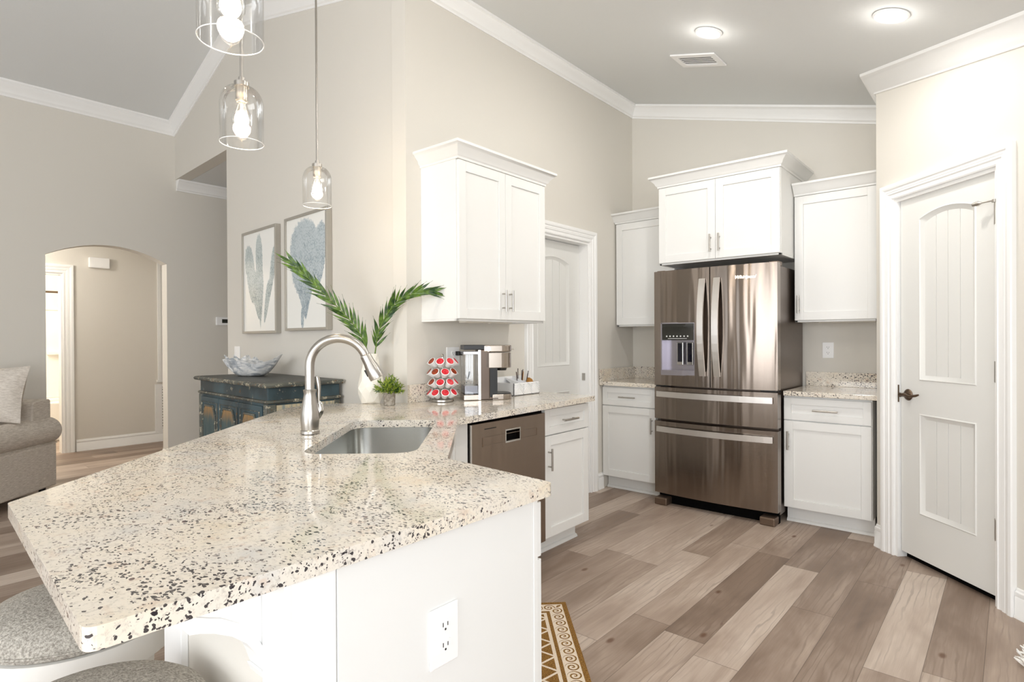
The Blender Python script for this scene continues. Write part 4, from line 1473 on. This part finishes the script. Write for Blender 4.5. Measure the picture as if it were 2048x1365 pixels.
DPAN = m_dpanel('door_panel_worn', (60, 82, 86), (84, 100, 98), (164, 126, 78))
SPAN = m_dpanel('side_panel_worn', (70, 112, 132), (92, 130, 146), (196, 182, 152))
u0, u1, dpt, ht = -1.842, -.655, .515, 1.022
t = thing('sideboard', 'distressed teal sideboard with worn gold panels under the coral pictures', 'sideboard', fr(C0, tC, u0, -.022), tC)
w = u1 - u0
ed = [(0, 0), (.010, .002), (.016, .010), (.016, .018), (.010, .026), (0, .028)]
pth, po = [(.016, 0), (.016, -dpt + .016), (w - .016, -dpt + .016), (w - .016, 0)], [(-1, 0), (0, -1), (1, 0)]
tp = obj('top', MB().box(.016, w - .016, -dpt + .016, 0, ht - .028, ht), TOPM, t, bevel=.003)
obj('top_edge', MB().sweep(pth, po, ed, lambda x, y: ht - .028), TEALT, tp, smooth=True)
i_ = .035
obj('body', MB().box(i_, w - i_, -dpt + i_, -.01, .10, ht - .028).box(i_ - .01, w - i_ + .01, -dpt + i_ - .01, -.01, .0, .10), TEAL, t, bevel=.004)
pth2 = [(i_, 0), (i_, -dpt + i_), (w - i_, -dpt + i_), (w - i_, 0)]
obj('band', MB().sweep(pth2, po, [(0, 0), (.012, .004), (.015, .011), (.012, .018), (0, .022)], lambda x, y: ht - .125), TEALT, t, smooth=True)
for k, x in enumerate((i_ + .02, w - i_ - .02)):
    obj('corner_post', MB().tube([(x, -dpt + i_ + .004, .10), (x, -dpt + i_ + .004, ht - .125)], .020, 14), TEALT, t, smooth=True)
dwid = (w - 2 * i_ - .10) / 3
for k in range(3):
    x0 = i_ + .050 + dwid * k
    x1 = x0 + dwid - .006
    y = -dpt + i_
    d = obj('door', MB().box(x0, x1, y - .014, y + .001, .13, ht - .14), TEAL, t, bevel=.004)
    ax, bx, zt, zbm = x0 + .055, x1 - .055, ht - .20, .19
    cut = .05
    octo = [(ax, zbm), (bx, zbm), (bx, zt - cut * 1.4), (bx - cut * .75, zt), (ax + cut * .75, zt), (ax, zt - cut * 1.4)]
    pn = obj('door_panel', MB().prism_y([(px - (x0 + x1) / 2, pz - zt + .42) for px, pz in octo], -.006, .002), DPAN, d)
    pn.location = ((x0 + x1) / 2, y - .014, zt - .42)
    mb = MB()
    oc3 = [Vector((px, y - .018, pz)) for px, pz in octo]
    mb.tube(oc3 + [oc3[0]], .0075, 8, cap=False)
    oc4 = [Vector((ax - .03, y - .016, zbm - .03)), Vector((bx + .03, y - .016, zbm - .03)), Vector((bx + .03, y - .016, zt + .025)), Vector((ax - .03, y - .016, zt + .025))]
    mb.tube(oc4 + [oc4[0]], .005, 8, cap=False)
    obj('door_molding', mb, TEALT, d, smooth=True)
pn = obj('side_panel', MB().box(-.004, .004, -dpt + i_ + .05, -.05, -.40, .42), SPAN, t)
pn.location = (w - i_ + .002, 0, ht - .125 - .43)
obj('side_molding', MB().box(w - i_ - .002, w - i_ + .012, -dpt + i_, -dpt + i_ + .045, .10, ht - .13).box(w - i_ - .002, w - i_ + .012, -.05, -.01, .10, ht - .13), TEALT, t, bevel=.003)

# shell bowl
t = thing('bowl', 'white and grey shell-shaped bowl with a ruffled rim on the sideboard', 'bowl', (-4.13, 1.925, ht + .0008), R(20))
SHELL = mat('shell', (226, 226, 224), .45)
nn = N(SHELL)
nn.base(nn.ramp(nn.noise(nn.mapping(nn.coord(), scale=(1, 1.4, 3.0), rot=(0, .5, 0)), 11.0, 4.0, .6, 1.2), [(.36, (150, 156, 162)), (.50, (204, 206, 208)), (.66, (240, 238, 234))]))
mb = MB()
seg, rows = 56, 9
grid = []
for side in (0, 1):
    for j in range(rows):
        f = j / (rows - 1)
        ring = []
        for k in range(seg):
            a = 2 * pi * k / seg
            tipR = math.exp(-((((a + pi) % (2 * pi)) - pi) / .55) ** 2)
            ruf = .010 * sin(9 * a + 1.0) * f + .012 * sin(23 * a) * f * (1.0 if cos(a) < .2 else .25)
            rim = .105 + .035 * tipR + .030 * (1 if cos(a) < -.2 else 0) * (.5 + .5 * sin(14 * a)) + .015 * sin(3 * a + .6)
            rx = (.075 + .135 * f ** .8) * (1 + .25 * tipR * f)
            ry = .048 + .085 * f ** .8
            kk = (rx + ruf) - side * .006
            z = .0 + rim * f ** 1.7 + ruf * .6 + side * .005 * (1 - f)
            ring.append(mb.b.verts.new((kk * cos(a), (ry + ruf - side * .006) * sin(a), max(z, .0 if side == 0 else .005))))
        grid.append(ring)
for side in (0, 1):
    for j in range(rows - 1):
        A_, B_ = grid[side * rows + j], grid[side * rows + j + 1]
        for k in range(seg):
            q = (k + 1) % seg
            mb.b.faces.new((A_[k], A_[q], B_[q], B_[k]))
A_, B_ = grid[rows - 1], grid[2 * rows - 1]
for k in range(seg):
    q = (k + 1) % seg
    mb.b.faces.new((A_[k], A_[q], B_[q], B_[k]))
mb.b.faces.new(grid[0][::-1])
mb.b.faces.new(grid[rows])
obj('shell_body', mb, SHELL, t, smooth=True)

# ------------------------------------------------------------------ seating
t = thing('armchair', 'light grey linen armchair with rolled arm at the left edge', 'armchair', (-6.03, 1.175, 0), R(45))
aw, ad = .84, .95
obj('base', MB().box(-aw, 0, -ad + .03, 0, .085, .435), SOFA, t, bevel=.015, seg=3)


def arm(x0, s):
    p = []
    cx, cz, r_ = x0 - s * .085, .540, .108
    for i in range(22):
        a = R(-62) + R(250) * i / 21.0
        p.append((cx + s * r_ * cos(a) * 1.08, cz + r_ * sin(a)))
    p += [(cx - s * .075, .43), (cx + s * .085, .43)]
    return MB().prism_y(p, -ad, .02)


obj('arm', arm(0, 1), SOFA, t, bevel=.012, smooth=True, seg=3)
obj('arm', arm(-aw, -1), SOFA, t, bevel=.012, smooth=True, seg=3)
obj('back', MB().prism_x([(.0, .40), (-.215, .40), (-.205, .775), (-.19, .79), (-.02, .80), (.0, .79)], -aw + .05, -.045), SOFA, t, bevel=.02, seg=3)
obj('seat_cushion', MB().box(-aw + .17, -.17, -ad + .0, -.20, .43, .645), SOFA, t, bevel=.035, seg=4)
for x in (-.07, -aw + .07):
    for y in (-.07, -ad + .10):
        obj('leg', MB().cyl((x, y, .09), (x, y, 0), .026, .020, seg=12), BLACK, t)
t = thing('throw_pillow', 'large square linen pillow leaning in the armchair', 'pillow', fr(Vector((-6.03, 1.175, 0)), R(45), -.265, -.345, .868), R(45))
mb = MB()
n = 18
gr = {}
for s in (-1, 1):
    for i in range(n + 1):
        for j in range(n + 1):
            u, v = i / n * 2 - 1, j / n * 2 - 1
            th_ = .105 * ((1 - abs(u) ** 2.4) * (1 - abs(v) ** 2.4)) ** .5
            pin = 1 + .06 * (abs(u * v)) ** 1.5 - .04 * (1 - abs(u)) * abs(v) - .04 * (1 - abs(v)) * abs(u)
            gr[s, i, j] = mb.b.verts.new((u * .255 * pin, s * th_, v * .212 * pin))
    for i in range(n):
        for j in range(n):
            q = (gr[s, i, j], gr[s, i + 1, j], gr[s, i + 1, j + 1], gr[s, i, j + 1])
            mb.b.faces.new(q if s > 0 else q[::-1])
bmesh.ops.remove_doubles(mb.b, verts=mb.b.verts, dist=1e-4)
po_ = obj('cover', mb, PILLOW, t, smooth=True)
po_.rotation_euler = (R(-14), 0, 0)
pq = [(.262, -.218), (.246, -.10), (.243, 0), (.246, .10), (.262, .218), (.12, .204), (0, .202), (-.12, .204), (-.262, .218), (-.246, .10), (-.243, 0), (-.246, -.10), (-.262, -.218), (-.12, -.204), (0, -.202), (.12, -.204), (.262, -.218)]
pp = obj('piping', MB().tube([(a, 0, b) for a, b in pq], .005, 8), PILLOW, t, smooth=True)
pp.rotation_euler = (R(-14), 0, 0)

STOOLW = mat('stool_white', (232, 230, 225), .45)


def stool(label, x, y, r_, rot):
    t = thing('bar_stool', label, 'stool', (x, y, 0), rot, 'round upholstered bar stools')
    prof = [(r_ * .93, .585), (r_ * .99, .592), (r_, .605), (r_ * .985, .618), (r_ * .94, .634), (r_ * .84, .648), (r_ * .6, .660), (r_ * .3, .665), (.001, .666)]
    c_ = obj('cushion', MB().lathe(prof, 48), STOOLF, t, smooth=True)
    obj('welt', MB().tube([((r_ + .001) * cos(2 * pi * i / 56), (r_ + .001) * sin(2 * pi * i / 56), .603) for i in range(57)], .003, 6, cap=False), STOOLF, c_, smooth=True)
    obj('seat_ring', MB().lathe([(r_ * .88, .522), (r_ * .97, .520), (r_ * .975, .530), (r_ * .985, .584), (r_ * .90, .586)], 48), STOOLW, t, smooth=True)
    obj('swivel', MB().lathe([(.10, .500), (.10, .520)], 24), BLACK, t)
    obj('apron', MB().box(-.11, .11, -.11, .11, .455, .500), STOOLW, t, bevel=.004)
    for sx in (-1, 1):
        for sy in (-1, 1):
            mb = MB().ext([(sx * .082 - .018, sy * .082 - .018, .500), (sx * .082 + .018, sy * .082 - .018, .500), (sx * .082 + .018, sy * .082 + .018, .500), (sx * .082 - .018, sy * .082 + .018, .500)],
                          [(sx * .135 - .016, sy * .135 - .016, 0), (sx * .135 + .016, sy * .135 - .016, 0), (sx * .135 + .016, sy * .135 + .016, 0), (sx * .135 - .016, sy * .135 + .016, 0)])
            obj('leg', mb, STOOLW, t, bevel=.003)
    obj('foot_ring', MB().tube([(.155 * cos(2 * pi * i / 40), .155 * sin(2 * pi * i / 40), .20) for i in range(41)], .008, 8, cap=False), NICKEL, t, smooth=True)


stool('grey cushioned bar stool at the bar corner, farther from the view', -1.742, .385, .205, R(20))
stool('grey cushioned bar stool nearest the curved bracket', -1.192, .272, .190, R(5))

# ------------------------------------------------------------------ rugs


def m_rug():
    m = mat('rug_weave', (150, 112, 66), .95, spec=.1)
    n = N(m)
    v = n.coord()
    x, y, z = n.sep(v)                      # 0,0 at the corner; x along the length, -y across
    y = n.math('MULTIPLY', y, -1.0)
    wv = n.noise(n.mapping(v, scale=(1, 1, 1)), 260.0, 2.0, .8)
    brown = n.mix(n.ramp(wv, [(.40, 0.0), (.62, 1.0)]), (98, 66, 32), (176, 134, 74))
    cream = n.mix(n.ramp(wv, [(.40, 0.0), (.62, 1.0)]), (226, 208, 186), (244, 232, 216))
    lx, ly = 1.00, .40
    e = n.math('MINIMUM', n.math('MINIMUM', x, n.math('SUBTRACT', lx, x)), n.math('MINIMUM', y, n.math('SUBTRACT', ly, y)))
    # scroll band from .022 to .095: rings of pitch .058
    along_y = n.math('LESS_THAN', n.math('MINIMUM', y, n.math('SUBTRACT', ly, y)), n.math('MINIMUM', x, n.math('SUBTRACT', lx, x)))
    al = n.math('ADD', n.math('MULTIPLY', along_y, x), n.math('MULTIPLY', n.math('SUBTRACT', 1.0, along_y), y))
    ph = n.math('SUBTRACT', n.math('MULTIPLY', n.math('FRACT', n.math('DIVIDE', al, .058)), .058), .029)
    cr = n.math('SUBTRACT', e, .055)
    rad = n.math('SQRT', n.math('ADD', n.math('MULTIPLY', ph, ph), n.math('MULTIPLY', cr, cr)))
    ang = n.math('ARCTAN2', cr, ph)
    sp = n.math('FRACT', n.math('ADD', n.math('DIVIDE', rad, .0165), n.math('DIVIDE', ang, 6.2832)))
    line = n.math('MULTIPLY', n.math('LESS_THAN', sp, .40), n.math('LESS_THAN', rad, .029))
    band = n.math('MULTIPLY', n.math('GREATER_THAN', e, .022), n.math('LESS_THAN', e, .088))
    # field: zigzag lattice in cream
    zx = n.math('ABSOLUTE', n.math('SUBTRACT', n.math('FRACT', n.math('DIVIDE', x, .105)), .5))
    zy = n.math('ABSOLUTE', n.math('SUBTRACT', n.math('FRACT', n.math('DIVIDE', n.math('SUBTRACT', y, .11), .14)), .5))
    lat = n.math('LESS_THAN', n.math('ABSOLUTE', n.math('SUBTRACT', n.math('ADD', zx, zy), .5)), .06)
    st = n.math('MULTIPLY', n.math('GREATER_THAN', e, .104), n.math('LESS_THAN', e, .118))
    fld = n.math('GREATER_THAN', e, .118)
    creamy = n.math('MAXIMUM', n.math('MULTIPLY', band, n.math('SUBTRACT', 1.0, line)), n.math('MAXIMUM', st, n.math('MULTIPLY', fld, lat)), clamp=True)
    n.base(n.mix(creamy, brown, cream))
    n.bump(wv, .6, .004)
    return m


o = tag(obj('rug', MB().box(0, 1.0, -.40, 0, 0, .008), m_rug()), 'brown and cream scroll-bordered kitchen mat in front of the corner sink', 'rug')
o.location, o.rotation_euler = (-1.633, 2.276, .0005), (0, 0, R(-46))
# shaggy white mat whose tufts just enter the view at the lower right
FLUFF = mat('white_pile', (244, 242, 238), .95, spec=.1)
t = thing('shag_mat', 'white shaggy floor mat at the right edge by the pantry baseboard', 'rug', fr(P0, tP, 1.315, -.21), 0)
obj('backing', MB().lathe([(.16, .0), (.16, .012)], 40), FLUFF, t)
mb = MB()
rg = random.Random(4)
for i in range(340):
    a = rg.uniform(0, 2 * pi)
    r_ = .165 * math.sqrt(rg.uniform(.25, 1.0))
    p = Vector((r_ * cos(a), r_ * sin(a), .010))
    d = Vector((cos(a) * rg.uniform(.1, .9), sin(a) * rg.uniform(.1, .9), rg.uniform(.5, 1.0)))
    mb.tube([p, p + d * .018 + Vector((rg.uniform(-.006, .006), rg.uniform(-.006, .006), 0)), p + d * .034 + Vector((rg.uniform(-.012, .012), rg.uniform(-.012, .012), -.004))], [.005, .006, .002], 5)
o = obj('pile', mb, FLUFF, t, smooth=True)
o['kind'] = 'stuff'

# bathroom seen through the hall door
TUB = mat('tub_white', (246, 244, 240), .25)
t = thing('tub_surround', 'white moulded tub surround seen through the hall doorway', 'tub surround', (-9.998, .42, 0), 0)
obj('wall_panel', MB().box(0, .03, .002, 2.17, .50, 1.72).box(.0, .05, .002, 2.17, 1.70, 1.74), TUB, t, bevel=.01)
obj('soap_ledge', MB().box(.03, .10, 1.42, 1.75, 1.09, 1.14).box(.03, .12, 1.55, 1.98, 1.02, 1.06), TUB, t, bevel=.012)
obj('tub', MB().box(.0, .10, .002, 2.17, 0, .50).box(.66, .76, .002, 2.17, 0, .50).box(.10, .66, .002, 2.17, 0, .2), TUB, t, bevel=.02)
t = thing('curtain_rod', 'bronze shower curtain rod behind the hall doorway', 'curtain rod', (-9.26, .41, 1.905), 0)
obj('tube', MB().cyl((0, -.008, 0), (0, 2.188, 0), .013, seg=14), BRONZE, t, smooth=True)
point('hall_light', (-7.5, .9, 2.35), 22, .12, (1, .93, .84))
point('bath_light', (-8.9, 1.2, 2.3), 34, .15, (1, .92, .80))
